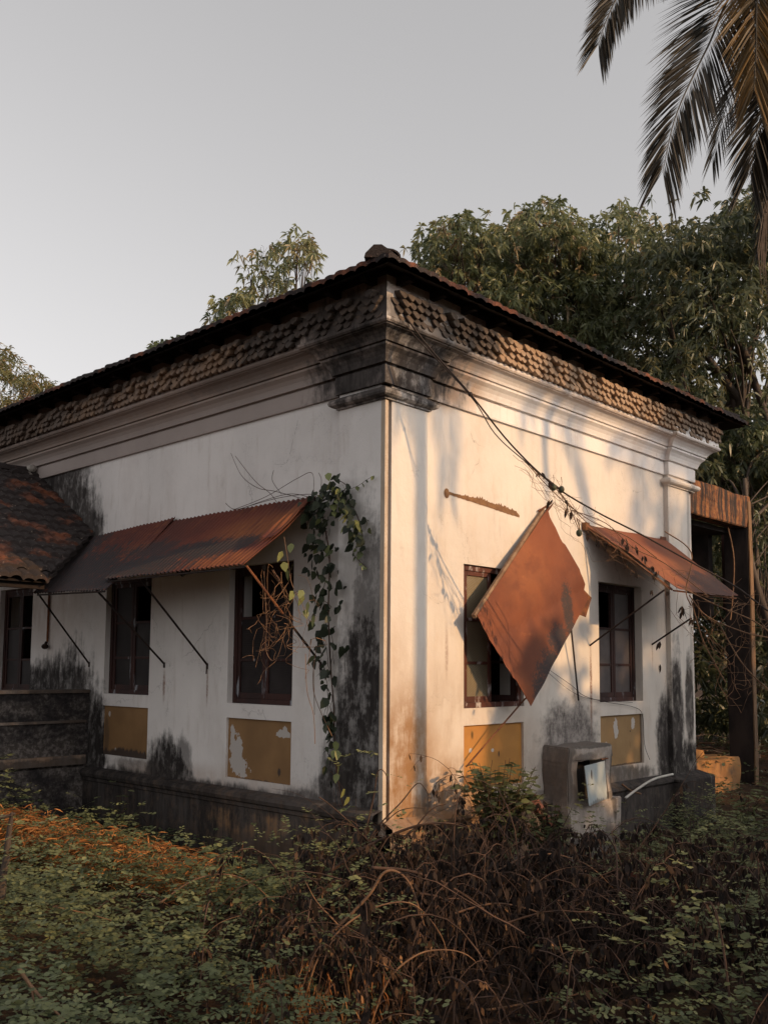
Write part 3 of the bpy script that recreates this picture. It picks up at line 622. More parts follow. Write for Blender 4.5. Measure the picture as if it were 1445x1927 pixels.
def awR(s0, s1, t0, t1, lift, nearcut):
    V = []; F = []; nu, nv = 40, 14
    for j in range(nv + 1):
        for i in range(nu + 1):
            s_ = s0 + (s1 - s0) * i / nu; t_ = t0 + (t1 - t0) * j / nv
            x = 3.25 + 1.95 * s_; y = -.02 - .92 * t_; z = 3.325 - .76 * t_ + .02 * s_
            if nearcut: x += (.24 * sm(.0, .55, t_) * (1 - s_) + .10 * t_ * (1 - s_) + (.02 * mn.noise(Vector((t_ * 14, 1, 1))) if i == 0 else 0))
            z += lift + .018 * mn.noise(Vector((s_ * 4, t_ * 2, 7))) - .03 * math.sin(math.pi * s_) * t_
            if j == nv: z += .012 * mn.noise(Vector((s_ * 22, 3, 1)))
            V.append((x, y, z))
    for j in range(nv):
        for i in range(nu): a = j * (nu + 1) + i; F.append((a, a + nu + 1, a + nu + 2, a + 1))
    return V, F
mb = MB(); mb.add(*awR(0, 1, 0, .66, .0, True)); solid(mb.build('metal_sheet', M['sheetR'], aw3))
mb = MB(); mb.add(*awR(.02, 1, .60, 1, .009, True)); solid(mb.build('metal_sheet', M['sheetR'], aw3))
mb = MB(); mb.tube([(3.372, 0, 1.961), (3.40, -.90, 2.545)], .010, 6); mb.build('strut', M['iron'], aw3)
mb = MB(); mb.tube([(4.825, 0, 2.006), (4.83, -.52, 2.318)], .011, 6); mb.build('strut', M['iron'], aw3)
mb = MB(); mb.tube([(3.27, -.04, 3.29), (3.55, -.6, 2.80), (3.62, -.88, 2.56)], .012, 5); mb.tube([(3.6, -.9, 2.55), (5.18, -.92, 2.555)], .010, 5); mb.tube([(3.28, -.02, 3.30), (5.15, -.02, 3.31)], .014, 5)
mb.obox((3.27, -.03, 3.30), (.035, 0, 0), (0, .03, 0), (0, 0, .04)); mb.obox((5.12, -.03, 3.345), (.07, 0, 0), (0, .006, 0), (0, 0, .03)); mb.build('support_rail', M['rustiron'], aw3)

# fallen sheet hanging corner-down in front of the sunny window
fs_ = empty('fallen_metal_sheet', (2.1, -.17, 2.3), 'square orange rust sheet hanging corner down over the sunlit window', 'metal sheet')
T_, L_, B_, Rr = Vector((2.45, -.05, 3.385)), Vector((1.046, -.212, 2.19)), Vector((1.77, -.295, 1.315)), Vector((3.165, -.140, 2.515))
Nn = (L_ - T_).cross(Rr - T_).normalized()
if Nn.y > 0: Nn = -Nn
V = []; F = []; n_ = 24
for j in range(n_ + 1):
    for i in range(n_ + 1):
        s_, t_ = i / n_, j / n_          # s: T->R side (short), t: T->L side (long)
        ss = s_
        if i == n_: ss += .012 * mn.noise(Vector((t_ * 8, 2, 2)))
        if j == 0: t2 = t_ - (.012 if .38 < s_ < .72 else .0) + (.055 if s_ > .9 else 0)
        elif j == n_: t2 = t_ + .006 * mn.noise(Vector((s_ * 12, 5, 1))) - (.012 if s_ > .7 else 0)
        else: t2 = t_
        p = T_ + (Rr - T_) * ss + (L_ - T_) * t2
        p += Nn * (.022 * mn.noise(Vector((s_ * 2, t_ * 2, 4))) + .007 * mn.noise(Vector((s_ * 7, t_ * 7, 9))) - .010 * max(0, 1 - abs(s_ * .8 + t_ * .5 - .72) * 14) + .02 * max(0, .1 - s_ - t_) * 10)
        V.append(p)
for j in range(n_):
    for i in range(n_): a = j * (n_ + 1) + i; F.append((a, a + 1, a + n_ + 2, a + n_ + 1))
mb = MB(); mb.add(V, F); solid(mb.build('metal_sheet', M['sheetD'], fs_))
mb = MB(); c0 = Rr * .93 + L_ * .07 - Nn * .03
mb.add([Rr + Vector((-.22, .03, .12)), Rr + Vector((.06, .02, -.03)), Rr + Vector((-.05, .03, -.25)), Rr + Vector((-.35, .03, -.2))], [(0, 1, 2, 3)]); solid(mb.build('metal_sheet', M['rustiron'], fs_))
mb = MB(); d = (L_ - T_); ls = d.length; d.normalize(); e = Nn.cross(d); m0 = (L_ + T_) / 2 - Nn * .025 + d * .02
if e.dot(B_ - L_) > 0: e = -e
mb.obox(m0 + e * .006, d * (ls / 2 + .0), e * .022, Nn * .019); mb.build('timber_batten', M['batten'], fs_, bevel=.004)
mb = MB(); mb.tube([T_ + Vector((.0, .0, -.02)), T_ + Vector((.05, -.02, .03)), T_ + Vector((.09, -.04, .08))], [.02, .012, .002], 5); mb.tube([T_ + Vector((-.1, .03, -.03)), T_ + Vector((-.02, -.02, .03)), T_ + Vector((.03, .01, -.02))], .012, 5); mb.build('bent_lip', M['rustiron'], fs_)
mb = MB(); mb.tube([aty(985, 1318, -.18), aty(877, 1443, -.06)], .008, 6); mb.tube([aty(985, 1318, -.18), aty(1004, 1300, -.22)], .008, 6); mb.build('strut', M['rustiron'], fs_)
mb = MB(); mb.tube([aty(1072, 1160, -.10), aty(1088, 1318, -.03)], .010, 6); mb.build('strut', M['iron'], fs_)
# torn strip of bare plaster where that awning was fixed
mb = MB(); us = np.linspace(.845, 2.03, 90); top = []; bot = []
for i, u in enumerate(us):
    k = i / 89; z = 3.35 - .085 * k
    h = (.022 + .055 * sm(.1, .45, k) * sm(1.0, .93, k)) * (.55 + .9 * abs(mn.noise(Vector((u * 26, 1, 3)))) + .5 * abs(mn.noise(Vector((u * 70, 4, 3)))))
    top.append((u, -.0035, z + h * .8)); bot.append((u, -.0035, z - .012 - .01 * abs(mn.noise(Vector((u * 15, 7, 3))))))
n9 = len(us); mb.add(top + bot, [(i, n9 + i, n9 + i + 1, i + 1) for i in range(n9 - 1)]); mb.sphere((.855, -.004, 3.34), .04, 8, sc=(1, .2, 1.2))
mb.build('exposed_plaster_scar', simple('bare_brown_plaster', (.24, .13, .06), (.17, .09, .045), 15), house)

# ------------------------------------------------------------------ masonry box, pipe, tile, low block, annex
bxr = empty('masonry_box', (2.9, -.15, -.3), 'plastered masonry meter box with leaning pale blue door on the plinth', 'meter box')
def rough(mb, amt, seed):
    mb.v = [tuple(Vector(v) + Vector([mn.noise(Vector((v[0] * 4 + k * 9, v[1] * 4, v[2] * 4 + seed))) * amt for k in range(3)])) for v in mb.v]; return mb
def subbox(mb, a, b, n=6):
    bm = bmesh.new(); c = (Vector(a) + Vector(b)) / 2; d = Vector(b) - Vector(a)
    bmesh.ops.create_cube(bm, size=1, matrix=Matrix.Translation(c) @ Matrix.Diagonal((*d, 1)))
    bmesh.ops.bevel(bm, geom=bm.edges[:], offset=.012, segments=2, affect='EDGES')
    bmesh.ops.subdivide_edges(bm, edges=[e for e in bm.edges if e.calc_length() > .1], cuts=n, use_grid_fill=True)
    bm.verts.ensure_lookup_table(); mb.add([v.co[:] for v in bm.verts], [[v.index for v in f.verts] for f in bm.faces]); bm.free(); return mb
mb = MB(); subbox(mb, (2.42, -.306, .30), (2.612, -.0, .80)); subbox(mb, (3.165, -.306, .30), (3.285, -.0, .80)); subbox(mb, (2.415, -.312, .745), (3.29, -.0, .905)); subbox(mb, (2.43, -.30, .26), (3.28, -.0, .325))
mb.box((2.6, -.06, .3), (3.18, -.03, .76)); rough(mb, .032, 3).build('box_body', M['concrete'], bxr, smooth=False)
mb = MB(); mb.box((2.605, -.11, .32), (3.17, -.09, .752)); mb.build('box_interior', M['dark'], bxr)
mb = MB(); subbox(mb, (2.42, -.325, -.75), (3.44, -.05, .312)); rough(mb, .03, 8).build('box_base', M['concrete'], bxr)
q = [aty(1099.5, 1442, -.42), aty(1137.6, 1431.8, -.34), aty(1141.9, 1502.8, -.34), aty(1108, 1517, -.44)]
mb = MB(); off = Vector((.006, .012, 0)); mb.add(q + [p + off for p in q], [(0, 3, 2, 1), (4, 5, 6, 7), (0, 1, 5, 4), (1, 2, 6, 5), (2, 3, 7, 6), (3, 0, 4, 7)]); mb.build('box_door', M['bluepaint'], bxr)
mb = MB(); mb.box((3.06, -.315, .738), (3.20, -.30, .752)); mb.build('rusted_hinge', M['rustiron'], bxr)
def curve(pts, k=6):
    P = [Vector(p) for p in pts]; out = []
    for i in range(len(P) - 1):
        p0, p1, p2, p3 = P[max(i - 1, 0)], P[i], P[i + 1], P[min(i + 2, len(P) - 1)]
        for j in range(k):
            t = j / k; out.append(.5 * ((2 * p1) + (p2 - p0) * t + (2 * p0 - 5 * p1 + 4 * p2 - p3) * t * t + (3 * p1 - p0 - 3 * p2 + p3) * t ** 3))
    return out + [P[-1]]
mb = MB(); mb.tube(curve([aty(1176, 1502, -.26), aty(1200, 1484, -.25), aty(1230, 1466, -.24), aty(1265, 1457, -.22)]), .014, 8)
tag(mb.build('plastic_pipe', M['pipe'], None, True, loc=aty(1176, 1502, -.26)), 'short white curved plastic pipe lying on the dark plinth ledge', 'pipe')
mb = MB(); mb.tube(curve([aty(1170, 1476, -.12), aty(1185, 1487, -.16), aty(1205, 1494, -.2)]), .012, 6)
tag(mb.build('broken_stick', M['twigpale'], None, True, loc=aty(1170, 1476, -.12)), 'short broken brown stick on the ledge beside the masonry box', 'stick')
a, b = aty(992, 1505, -.30), aty(1030, 1560, -.42)
mb = captile(a, b, .12); tag(mb.build('loose_roof_tile', M['clay'], None, True, loc=b), 'curved red clay roof tile leaning on the wall behind the leafy shrub', 'roof tile')
mb = MB(); subbox(mb, (6.75, .62, -.6), (8.85, 1.25, .36)); subbox(mb, (6.6, .95, .36), (8.3, 1.25, .47), 3)
tag(rough(mb, .03, 5).build('low_ochre_block', M['ochre'], None, loc=(7.8, .9, -.3)), 'low faded ochre masonry block beside the ruined porch posts', 'block')
an = empty('ruined_porch', (8.2, .8, -.2), 'roofless concrete porch frame with black streaked beam beyond the far pilaster', 'porch frame')
mb = MB(); subbox(mb, (5.95, .60, 4.02), (9.42, .85, 4.55), 5); rough(mb, .03, 2).build('beam', M['beam'], an)
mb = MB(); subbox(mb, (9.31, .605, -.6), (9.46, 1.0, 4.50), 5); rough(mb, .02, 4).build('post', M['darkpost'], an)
mb = MB(); subbox(mb, (9.32, .585, -.5), (9.46, .606, 4.48), 5); rough(mb, .02, 4).build('sunlit_post_face', M['post'], an)  # thin strip carries the sunlit front tone over the dark post
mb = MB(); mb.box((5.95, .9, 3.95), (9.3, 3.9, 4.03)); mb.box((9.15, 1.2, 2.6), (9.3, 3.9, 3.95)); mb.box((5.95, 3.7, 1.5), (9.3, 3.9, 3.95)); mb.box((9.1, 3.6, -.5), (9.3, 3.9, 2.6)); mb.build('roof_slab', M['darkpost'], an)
mb = MB(); mb.tube(curve([(8.9, .75, 4.0), (8.98, .7, 3.5), (8.95, .72, 2.9), (8.9, .75, 2.5)]), .012, 5); mb.build('loose_wire', M['twigpale'], an)
mb = MB(); mb.box((9.55, 1.0, 2.7), (9.85, 1.15, 4.0)); mb.build('leaning_board', M['wood'], an)

# ------------------------------------------------------------------ cable with dead vines and gourds
def atc(px, py):       # the cable hangs in one vertical plane
    d = FX + RX * ((px - 722.5) / FPX) - UX * ((py - PY) / FPX); n = Vector((.75, 1, 0)); t = (n.dot(Vector((-.2, -.24, 0))) - n.dot(CP)) / n.dot(d); return CP + d * t
cb = empty('cable', tuple(atc(727, 545)), 'black drooping cable strung from the roof corner past the awning', 'cable')
pts = curve([atc(*p) for p in ((727, 545), (800, 645), (885, 742), (960, 835), (1040, 912), (1120, 962), (1210, 1008), (1300, 1058), (1385, 1105), (1445, 1150), (1560, 1225))], 8)
mb = MB(); mb.tube(pts, .0075, 6); mb.build('main_line', M['cablem'], cb)
mb = MB(); mb.tube(curve([atc(*p) for p in ((727, 548), (770, 620), (884, 744), (930, 815), (985, 866), (1060, 925))]), .005, 5); mb.sphere(atc(885, 742), .022, 8); mb.build('tied_line', M['cablem'], cb)
dv = MB(); LP = []; LD = []
random.seed(3)
def wiggle(p0, p1, n, amt, sag=0, seed=None):
    out = []; p0, p1 = Vector(p0), Vector(p1); s_ = seed if seed is not None else random.random() * 99
    for i in range(n + 1):
        t = i / n; e = math.sin(math.pi * t)
        out.append(p0.lerp(p1, t) + Vector([mn.noise(Vector((t * 3.1 + s_, k * 7.3, s_))) * amt * e for k in range(3)]) - Vector((0, 0, sag * e)))
    return out
for path in (((985, 866), (1040, 925), (1075, 955), (1120, 985), (1180, 1010), (1235, 1050)), ((1000, 880), (1060, 935), (1090, 1000), (1085, 975)), ((1050, 925), (1100, 980), (1150, 1020), (1205, 1065), (1260, 1110)), ((1075, 960), (1140, 985), (1190, 1030), (1250, 1060), (1330, 1120))):
    dv.tube(curve([atc(*p) for p in path], 5), .004, 4)
allp = [atc(*p) for p in ((985, 866), (1030, 912), (1060, 925), (1080, 960), (1110, 970), (1150, 1000), (1190, 1030), (1230, 1050), (1260, 1100), (1120, 1010), (1170, 1050))]
for k in range(44):
    a = random.choice(allp) + Vector((random.gauss(0, .10), random.gauss(0, .04), random.gauss(0, .05))); b = random.choice(allp) + Vector((random.gauss(0, .12), random.gauss(0, .05), random.gauss(0, .10)))
    if (a - b).length < 1.1: dv.tube(wiggle(a, b, 10, .12, .04), random.uniform(.001, .002), 3)
rt = [atc(*p) for p in ((1270, 1100), (1310, 1130), (1350, 1160), (1400, 1120), (1445, 1170), (1330, 1200), (1380, 1240), (1445, 1300), (1300, 1180), (1420, 1200), (1365, 1310))]
for k in range(34):
    a = random.choice(rt); b = random.choice(rt) + Vector((random.gauss(0, .1), random.gauss(0, .15), random.gauss(0, .15)))
    if .1 < (a - b).length < 1.6: dv.tube(wiggle(a, b, 14, .25, .06), random.uniform(.0012, .003), 3)
for path in (((1296, 1120), (1330, 1160), (1400, 1190), (1445, 1200)), ((1300, 1130), (1320, 1200), (1345, 1250), (1365, 1285)), ((1350, 1170), (1390, 1240), (1420, 1275), (1460, 1310)), ((1290, 1110), (1350, 1140), (1420, 1170), (1470, 1210)), ((1250, 1000), (1300, 1040), (1290, 1110), (1300, 1140))):
    dv.tube(curve([atc(*p) for p in path], 6), .006, 4)
dvo = empty('dead_vine', tuple(atc(1100, 980)), 'tangled dead vine with withered leaves hanging from the black cable', 'vine')
dv.build('vine_stems', M['twigpale'], dvo)
hl = [(1015, 888), (1023, 893), (1035, 905), (1035, 940), (1063, 940), (1070, 955), (1078, 960), (1104, 1000), (1125, 1010), (1130, 1015), (1138, 1018), (1162, 1030), (1175, 1012), (1178, 1022), (1192, 1025), (1212, 1046), (1223, 1065), (1230, 1080), (1237, 1074), (1180, 1060), (1190, 1070), (1224, 1110), (1255, 1112), (1283, 1140), (1244, 1207), (1242, 1250), (1285, 1150), (1305, 1165)]
P = []; D = []; L = []; 
for x, y in hl:
    b = atc(x, y)
    for k in range(3): P.append(b + Vector((random.gauss(0, .01), random.gauss(0, .01), 0))); D.append((random.gauss(0, .25), random.gauss(0, .25), -1)); L.append(random.uniform(.04, .10))
V, F = leafgeo(np.array(P), np.array(D), np.array(L), np.array(L) * .38, .05); npmesh('withered_leaves', V, F, M['deadleaf'], dvo, rng.uniform(.2, .7, len(V)))
for (x, y), lb in (((1041, 917), 'round dark gourd on the cable, left one of the touching pair'), ((1056, 921), 'round dark gourd on the cable, right one of the touching pair'), ((1089, 1003), 'single green gourd hanging lowest beside the rust awning corner')):
    g = empty('gourd', tuple(atc(x, y)), lb, 'gourd', 'gourds hanging from the dead vine'); c = atc(x, y)
    mb = MB(); mb.sphere(c, .029, 14, sc=(.9, .9, 1.1)); mb.build('fruit', M['gourd'], g, True)
    mb = MB(); mb.tube([c + Vector((0, 0, .03)), c + Vector((.008, 0, .065)), c + Vector((0, 0, .11))], .003, 4); mb.build('stalk', M['twigpale'], g)

# ------------------------------------------------------------------ climbing vine on the shaded wall
def atl(px, py, x=-.08): return atx(px, py, x)
vn = empty('climbing_vine', (-.1, .6, .2), 'heart leaved climbing vine running up the wall beside the awning end', 'vine')
main = curve([atl(*p) for p in ((655, 1590), (650, 1540), (632, 1440), (628, 1330), (622, 1250), (618, 1150), (620, 1050), (610, 985), (603, 945))], 10)
side_ = curve([atl(*p) for p in ((603, 945), (630, 930), (655, 945), (672, 970), (683, 1010))], 8); top_ = curve([atl(603, 945, -.1), atl(640, 928, -.1), atl(652, 915), atl(640, 905)], 6)
s3 = curve([atl(671, 1000), atl(672, 1030), atl(664, 1040), atl(676, 1055), atl(690, 1068)], 6); s4 = curve([atl(645, 925), atl(672, 915), atl(690, 903), atl(704, 895)], 6)
st = MB()
for c, r in ((main, .007), (side_, .005), (top_, .004), (s3, .003), (s4, .002)): st.tube(c, r, 5)
for k in range(14):
    i = random.randrange(len(main) - 12); a = main[i] + Vector((-.03, random.gauss(0, .05), 0)); st.tube(wiggle(a, main[i + 10] + Vector((-.04, random.gauss(0, .06), 0)), 10, .1), .003, 4)
st.build('vine_stems', M['twig'], vn)
P = []; D = []; L = []; S = []; T = []
def addleaf(p, l, tint, spread=.7):
    P.append(p); D.append((-.35 + random.gauss(0, .25), random.gauss(0, spread), -1 + random.random() * .5)); L.append(l); T.append(tint)
for i in range(215):
    k = random.random() ** .9; p = main[int((.22 + .78 * k) * (len(main) - 1))]
    if k < .35 and random.random() < .45: continue
    wd = .03 + .07 * (k > .4)
    addleaf(p + Vector((-random.uniform(0, .12), random.gauss(0, wd), random.gauss(0, .04))), random.uniform(.045, .115), random.uniform(.05, .7) if random.random() < .95 else .9)
for i in range(130):
    p = random.choice(side_ + side_ + top_); addleaf(p + Vector((-random.uniform(0, .10), random.gauss(0, .05), random.gauss(0, .06))), random.uniform(.05, .10), random.uniform(.05, .75) if random.random() < .85 else .95)
for i in range(24): p = random.choice(s3 + s4); addleaf(p, random.uniform(.02, .05), random.uniform(.5, .9))
for x, y in ((625, 1345), (632, 1395), (637, 1412), (638, 1440), (634, 1455), (650, 1485), (658, 1500), (648, 1520), (663, 1540), (662, 1580), (630, 1410)): addleaf(atl(x, y, -.14), .085, .93, .25)
L = np.array(L); V, F = leafgeo(np.array(P), np.array(D), L, L * .80, .12, .22, .62, .8); npmesh('vine_leaves', V, F, M['vineleaf'], vn, np.repeat(T, 6))
hv = empty('hanging_creeper', tuple(atx(540, 1030, -.5)), 'pale leaved creeper hanging from the awning edge before the window', 'creeper')
hp = curve([atx(x, y, -.55) for x, y in ((535, 1010), (543, 1060), (550, 1100), (570, 1140), (580, 1180))], 6)
mb = MB(); mb.tube(hp, .003, 4); mb.build('creeper_stems', M['twigpale'], hv)
P = []; D = []; T = []
for x, y in ((532, 1045), (553, 1065), (534, 1065), (540, 1080), (562, 1105), (570, 1118), (553, 1120), (572, 1128), (580, 1140), (575, 1155), (590, 1165), (548, 1030)):
    P.append(atx(x, y - 8, -.55 + random.gauss(0, .03))); D.append((random.gauss(-.2, .2), random.gauss(0, .35), -1)); T.append(random.uniform(.8, 1))
V, F = leafgeo(np.array(P), np.array(D), rng.uniform(.08, .11, len(P)), rng.uniform(.05, .075, len(P)), .1, .25, .62, .8); npmesh('creeper_leaves', V, F, M['vineleaf'], hv, np.repeat(T, 6))
# dry strands round the rusty strut and twigs over the sheet
ds = MB()
for k in range(24):
    x, y = random.uniform(490, 565), random.uniform(1065, 1190); a = atx(x, y, -.55 + random.gauss(0, .1)); b = a + Vector((random.gauss(0, .10), random.gauss(0, .12), -random.uniform(.2, .6)))
    ds.tube(wiggle(a, b, 14, .34), random.uniform(.0015, .0028), 3)
for path, x in ((((497, 1075), (500, 1130), (502, 1180), (500, 1220), (512, 1243), (525, 1230), (538, 1180)), -.6), (((575, 1230), (578, 1300), (590, 1345), (593, 1400)), -.3), (((590, 1250), (592, 1345)), -.2), (((595, 1220), (590, 1300), (625, 1385)), -.2)): ds.tube(curve([atx(*p, x) for p in path], 6), .004, 4)
tag(ds.build('dry_creeper', M['twigpale'], None, loc=atx(520, 1150, -.5)), 'curly dead creeper strands hanging round the rusty awning strut', 'creeper')
tw = MB()
for path in (((435, 853), (455, 895), (485, 918), (520, 925), (575, 940)), ((443, 858), (480, 905), (510, 930), (530, 960)), ((438, 960), (500, 935), (560, 900), (588, 891), (590, 935)), ((450, 958), (520, 938), (580, 930), (610, 935)), ((425, 947), (440, 958), (470, 955)), ((515, 885), (513, 905), (530, 930)), ((600, 890), (605, 905), (602, 935)), ((460, 955), (540, 930), (590, 938))):
    tw.tube(curve([atx(*p, -.14) for p in path], 6), .003, 4)
tag(tw.build('dry_twigs', M['twig'], None, loc=atx(560, 935, -.1)), 'thin bare twigs sprawling over the top edge of the corrugated awning', 'twigs')
# small hanging wall lamp and rusty conduit
lm = empty('wall_lamp', (-.03, 5.95, 2.4), 'small old wall lamp on a rusty conduit between the far windows', 'lamp')
mb = MB(); mb.tube([(-.02, 5.95, 3.0), (-.02, 5.95, 2.0)], .014, 6); mb.build('conduit', M['rustiron'], lm)
mb = MB(); mb.sphere((-.05, 5.95, 1.94), .045, 10, sc=(1, 1, .8)); mb.tube([(-.03, 5.95, 2.0), (-.05, 5.95, 1.95)], .02, 6); mb.build('lamp_bowl', M['iron'], lm)
# sagging telephone wire below the fallen sheet
mb = MB(); mb.tube(curve([aty(*p, -.03) for p in ((1035, 1262), (1075, 1290), (1100, 1310), (1145, 1322), (1190, 1330), (1208, 1345), (1212, 1400), (1222, 1430))], 6), .003, 4); mb.tube(curve([aty(*p, -.03) for p in ((1030, 1265), (1070, 1298), (1110, 1315), (1190, 1322))], 6), .0025, 4)
tag(mb.build('slack_wire', M['iron'], None, loc=aty(1100, 1310, -.03)), 'thin slack wires sagging along the sunny wall to the far window sill', 'wire')

# ------------------------------------------------------------------ trees
def foliage(clumps, dens, L, droop, nleaf, tb=.45, seed=1, brown=.05, spread=.9, w=.2):
    g = np.random.default_rng(seed); Ps = []; Ds = []; Ts = []
    for (c, r) in clumps:
        n = max(4, int(dens * r * r)); u = unit(g.normal(size=(n, 3))); u[:, 2] = np.where(u[:, 2] < -.25, -u[:, 2] * .6, u[:, 2]); u = unit(u)
        p = np.array(c) + u * r * g.uniform(.45, 1.25, (n, 1)) * np.array([1, 1, .95]) * g.choice([.8, 1, 1.2])
        tr = g.uniform(-.22, .22) + tb
        base = np.repeat(p, nleaf, 0); m = len(base)
        d = np.repeat(u, nleaf, 0) * .55 + g.normal(size=(m, 3)) * spread * .7; d[:, 2] -= .15
        t = np.repeat(tr + g.normal(0, .12, n) + .10 * (p[:, 2] - c[2]) / r, nleaf) + g.normal(0, .07, m)
        br = np.repeat(g.random(n) < brown, nleaf); t = np.where(br, .98, np.clip(t, 0, .93))
        Ps.append(base); Ds.append(d); Ts.append(t)
    P = np.concatenate(Ps); D = np.concatenate(Ds); T = np.concatenate(Ts); l = g.uniform(.6, 1.2, len(P)) * L
    V, F = leafgeo(P, D, l, l * w, droop, .33, .7, .8); return V, F, np.repeat(T, 6)
def limbs(base, top, clumps, r0, n=9, seed=2):
    g = random.Random(seed); mb = MB(); base = Vector(base); top = Vector(top)
    tr = curve([base + Vector((0, 0, -.5)), base.lerp(top, .33) + Vector((g.uniform(-.25, .25), g.uniform(-.25, .25), 0)), base.lerp(top, .7), top], 5)
    mb.tube(tr, [r0 * (1.25 if i == 0 else 1 - .75 * i / (len(tr) - 1)) for i in range(len(tr))], 9)
    cs = g.sample(list(clumps), min(len(clumps), n * 4))
    for k, (c, r) in enumerate(cs):
        c = Vector(c); s_ = tr[int((.35 + .6 * g.random()) * (len(tr) - 1))]; rr = r0 * (.32 if k < n else .12)
        mid = s_.lerp(c, .5) + Vector((g.gauss(0, .25), g.gauss(0, .25), g.uniform(.0, .5))); cc = curve([s_, mid, c], 5)
        mb.tube(cc, [rr * (1 - .85 * i / (len(cc) - 1)) for i in range(len(cc))], 5)
        for q in range(3):
            e = c + Vector((g.gauss(0, 1), g.gauss(0, 1), g.gauss(0, .8))).normalized() * r * .95; mb.tube([cc[-3], (cc[-1] + e) / 2 + Vector((0, 0, .05)), e], [rr * .25, rr * .15, .004], 4)
    return mb
def tree(name, label, base, top, clumps, dens, L, mat, droop=.5, nleaf=8, tb=.45, r0=.22, seed=1, brown=.05, group=None, cat='tree', w=.25):
    t = empty(name, tuple(base), label, cat, group)
    V, F, T = foliage(clumps, dens, L, droop, nleaf, tb, seed, brown, w=w); npmesh('crown', V, F, mat, t, T)
    limbs(base, top, clumps, r0, seed=seed).build('trunk', M['bark'], t, True); return t
def prof_clumps(xs, ys, ybot, d0, d1, n, r0, r1, seed):
    """clumps filling a crown whose top outline rises and falls; xs/ys outline, depth range in metres"""
    g = random.Random(seed); out = []
    for k in range(int(n * 1.2)):
        x = g.uniform(xs[0], xs[-1]); r = g.uniform(r0, r1) * g.choice((.5, .7, 1)); d = g.uniform(d0, d1); rp = r * FPX / d
        yt = float(np.interp(x, xs, ys)) + rp * .85
        yb = ybot(x) if callable(ybot) else ybot
        y = yt + (max(yb - yt, 1)) * (g.random() ** 1.35)
        out.append((tuple(at(x, y, d)), r))
    for x in np.arange(xs[0], xs[-1], 11):          # small sprays along the top outline
        r = g.uniform(.14, .36); d = g.uniform(d0, d1); out.append((tuple(at(x, float(np.interp(x, xs, ys)) + r * FPX / d * .9, d)), r))
    return out
GR = 'mango trees beyond the house'
roofy = lambda x: float(np.interp(x, [740, 1411], [520, 800])) + 60
c1 = prof_clumps([798, 815, 828, 855, 872, 888, 905, 930, 950], [520, 500, 440, 412, 396, 445, 440, 430, 450], roofy, 18, 21, 34, .45, .8, 11)
tree('mango_tree', 'mango tree with yellowish crown nearest the roof corner', Vector(at(880, 1262, 19.5)) * 1 + Vector((0, 0, -1.8)), at(880, 560, 19.5), c1, 120, .175, M['mango'], .55, 9, .52, .2, 11, .08, GR)
c2 = prof_clumps([925, 960, 1000, 1045, 1062, 1085, 1108, 1130, 1150, 1170, 1200, 1228, 1245], [432, 420, 388, 368, 440, 412, 455, 412, 385, 378, 402, 440, 470], roofy, 18.5, 23, 92, .5, .95, 12)
tree('mango_tree', 'broad mango tree with the tallest middle crown above the long eaves', Vector(at(1080, 1262, 20.5)) + Vector((0, 0, -1.8)), at(1090, 520, 20.5), c2, 118, .175, M['mango'], .55, 9, .46, .3, 12, .06, GR)
c3 = prof_clumps([1235, 1262, 1274, 1290, 1320, 1345, 1375, 1410, 1460, 1540], [470, 455, 392, 425, 420, 435, 385, 372, 350, 360], 1150, 16.5, 21, 170, .5, .95, 13)
tree('mango_tree', 'dark dense mango tree at the right edge behind the palm', Vector(at(1400, 1262, 19)) + Vector((0, 0, -1.8)), at(1390, 560, 19), c3, 105, .17, M['mangodark'], .5, 9, .62, .3, 13, .04, GR)
c4 = prof_clumps([1010, 1200, 1445, 1560], [620, 700, 760, 760], 1290, 21, 27, 110, .8, 1.3, 14)
tree('undergrowth_tree', 'low dark spreading tree behind the ruined porch', Vector(at(1430, 1262, 24)) + Vector((0, 0, -1.8)), at(1380, 950, 24), c4, 70, .34, M['mangodark'], .4, 8, .3, .25, 14, .03)
c5 = prof_clumps([1290, 1340, 1445, 1560], [800, 790, 800, 820], 960, 17, 19, 34, .35, .65, 15)
tree('mango_sapling', 'bright drooping mango sapling between the eaves end and the porch beam', Vector(at(1440, 1262, 16)) + Vector((0, 0, -1.8)), at(1400, 900, 16), c5, 120, .175, M['mango'], .6, 9, .38, .12, 15, .03)
c6 = prof_clumps([412, 422, 434, 472, 482, 505, 520, 550, 572, 592, 600], [585, 570, 560, 540, 470, 455, 480, 432, 445, 480, 530], 660, 19, 21.5, 34, .35, .6, 16)
tree('small_mango_tree', 'lone slender mango tree rising behind the shaded side roof', Vector(at(530, 1262, 20)) + Vector((0, 0, -1.8)), at(530, 620, 20), c6, 100, .18, M['mango'], .6, 8, .62, .16, 16, .05)
c7 = prof_clumps([-60, 0, 20, 40, 60, 85, 95], [640, 655, 660, 700, 700, 695, 720], 800, 23, 26, 28, .4, .7, 17)
tree('pale_tree', 'pale yellowish feathery tree at the far left beyond the roof', Vector(at(20, 1262, 24)) + Vector((0, 0, -1.8)), at(20, 760, 24), c7, 110, .20, M['paleleaf'], .5, 7, .5, .15, 17, .15, w=.16)
c8 = prof_clumps([298, 320, 345], [645, 638, 650], 720, 21, 22, 7, .3, .45, 18)
tree('young_tree', 'tiny tree top just peeping over the shaded side roof', Vector(at(320, 1262, 21.5)) + Vector((0, 0, -1.8)), at(320, 680, 21.5), c8, 130, .26, M['mango'], .6, 8, .55, .12, 18, .05)
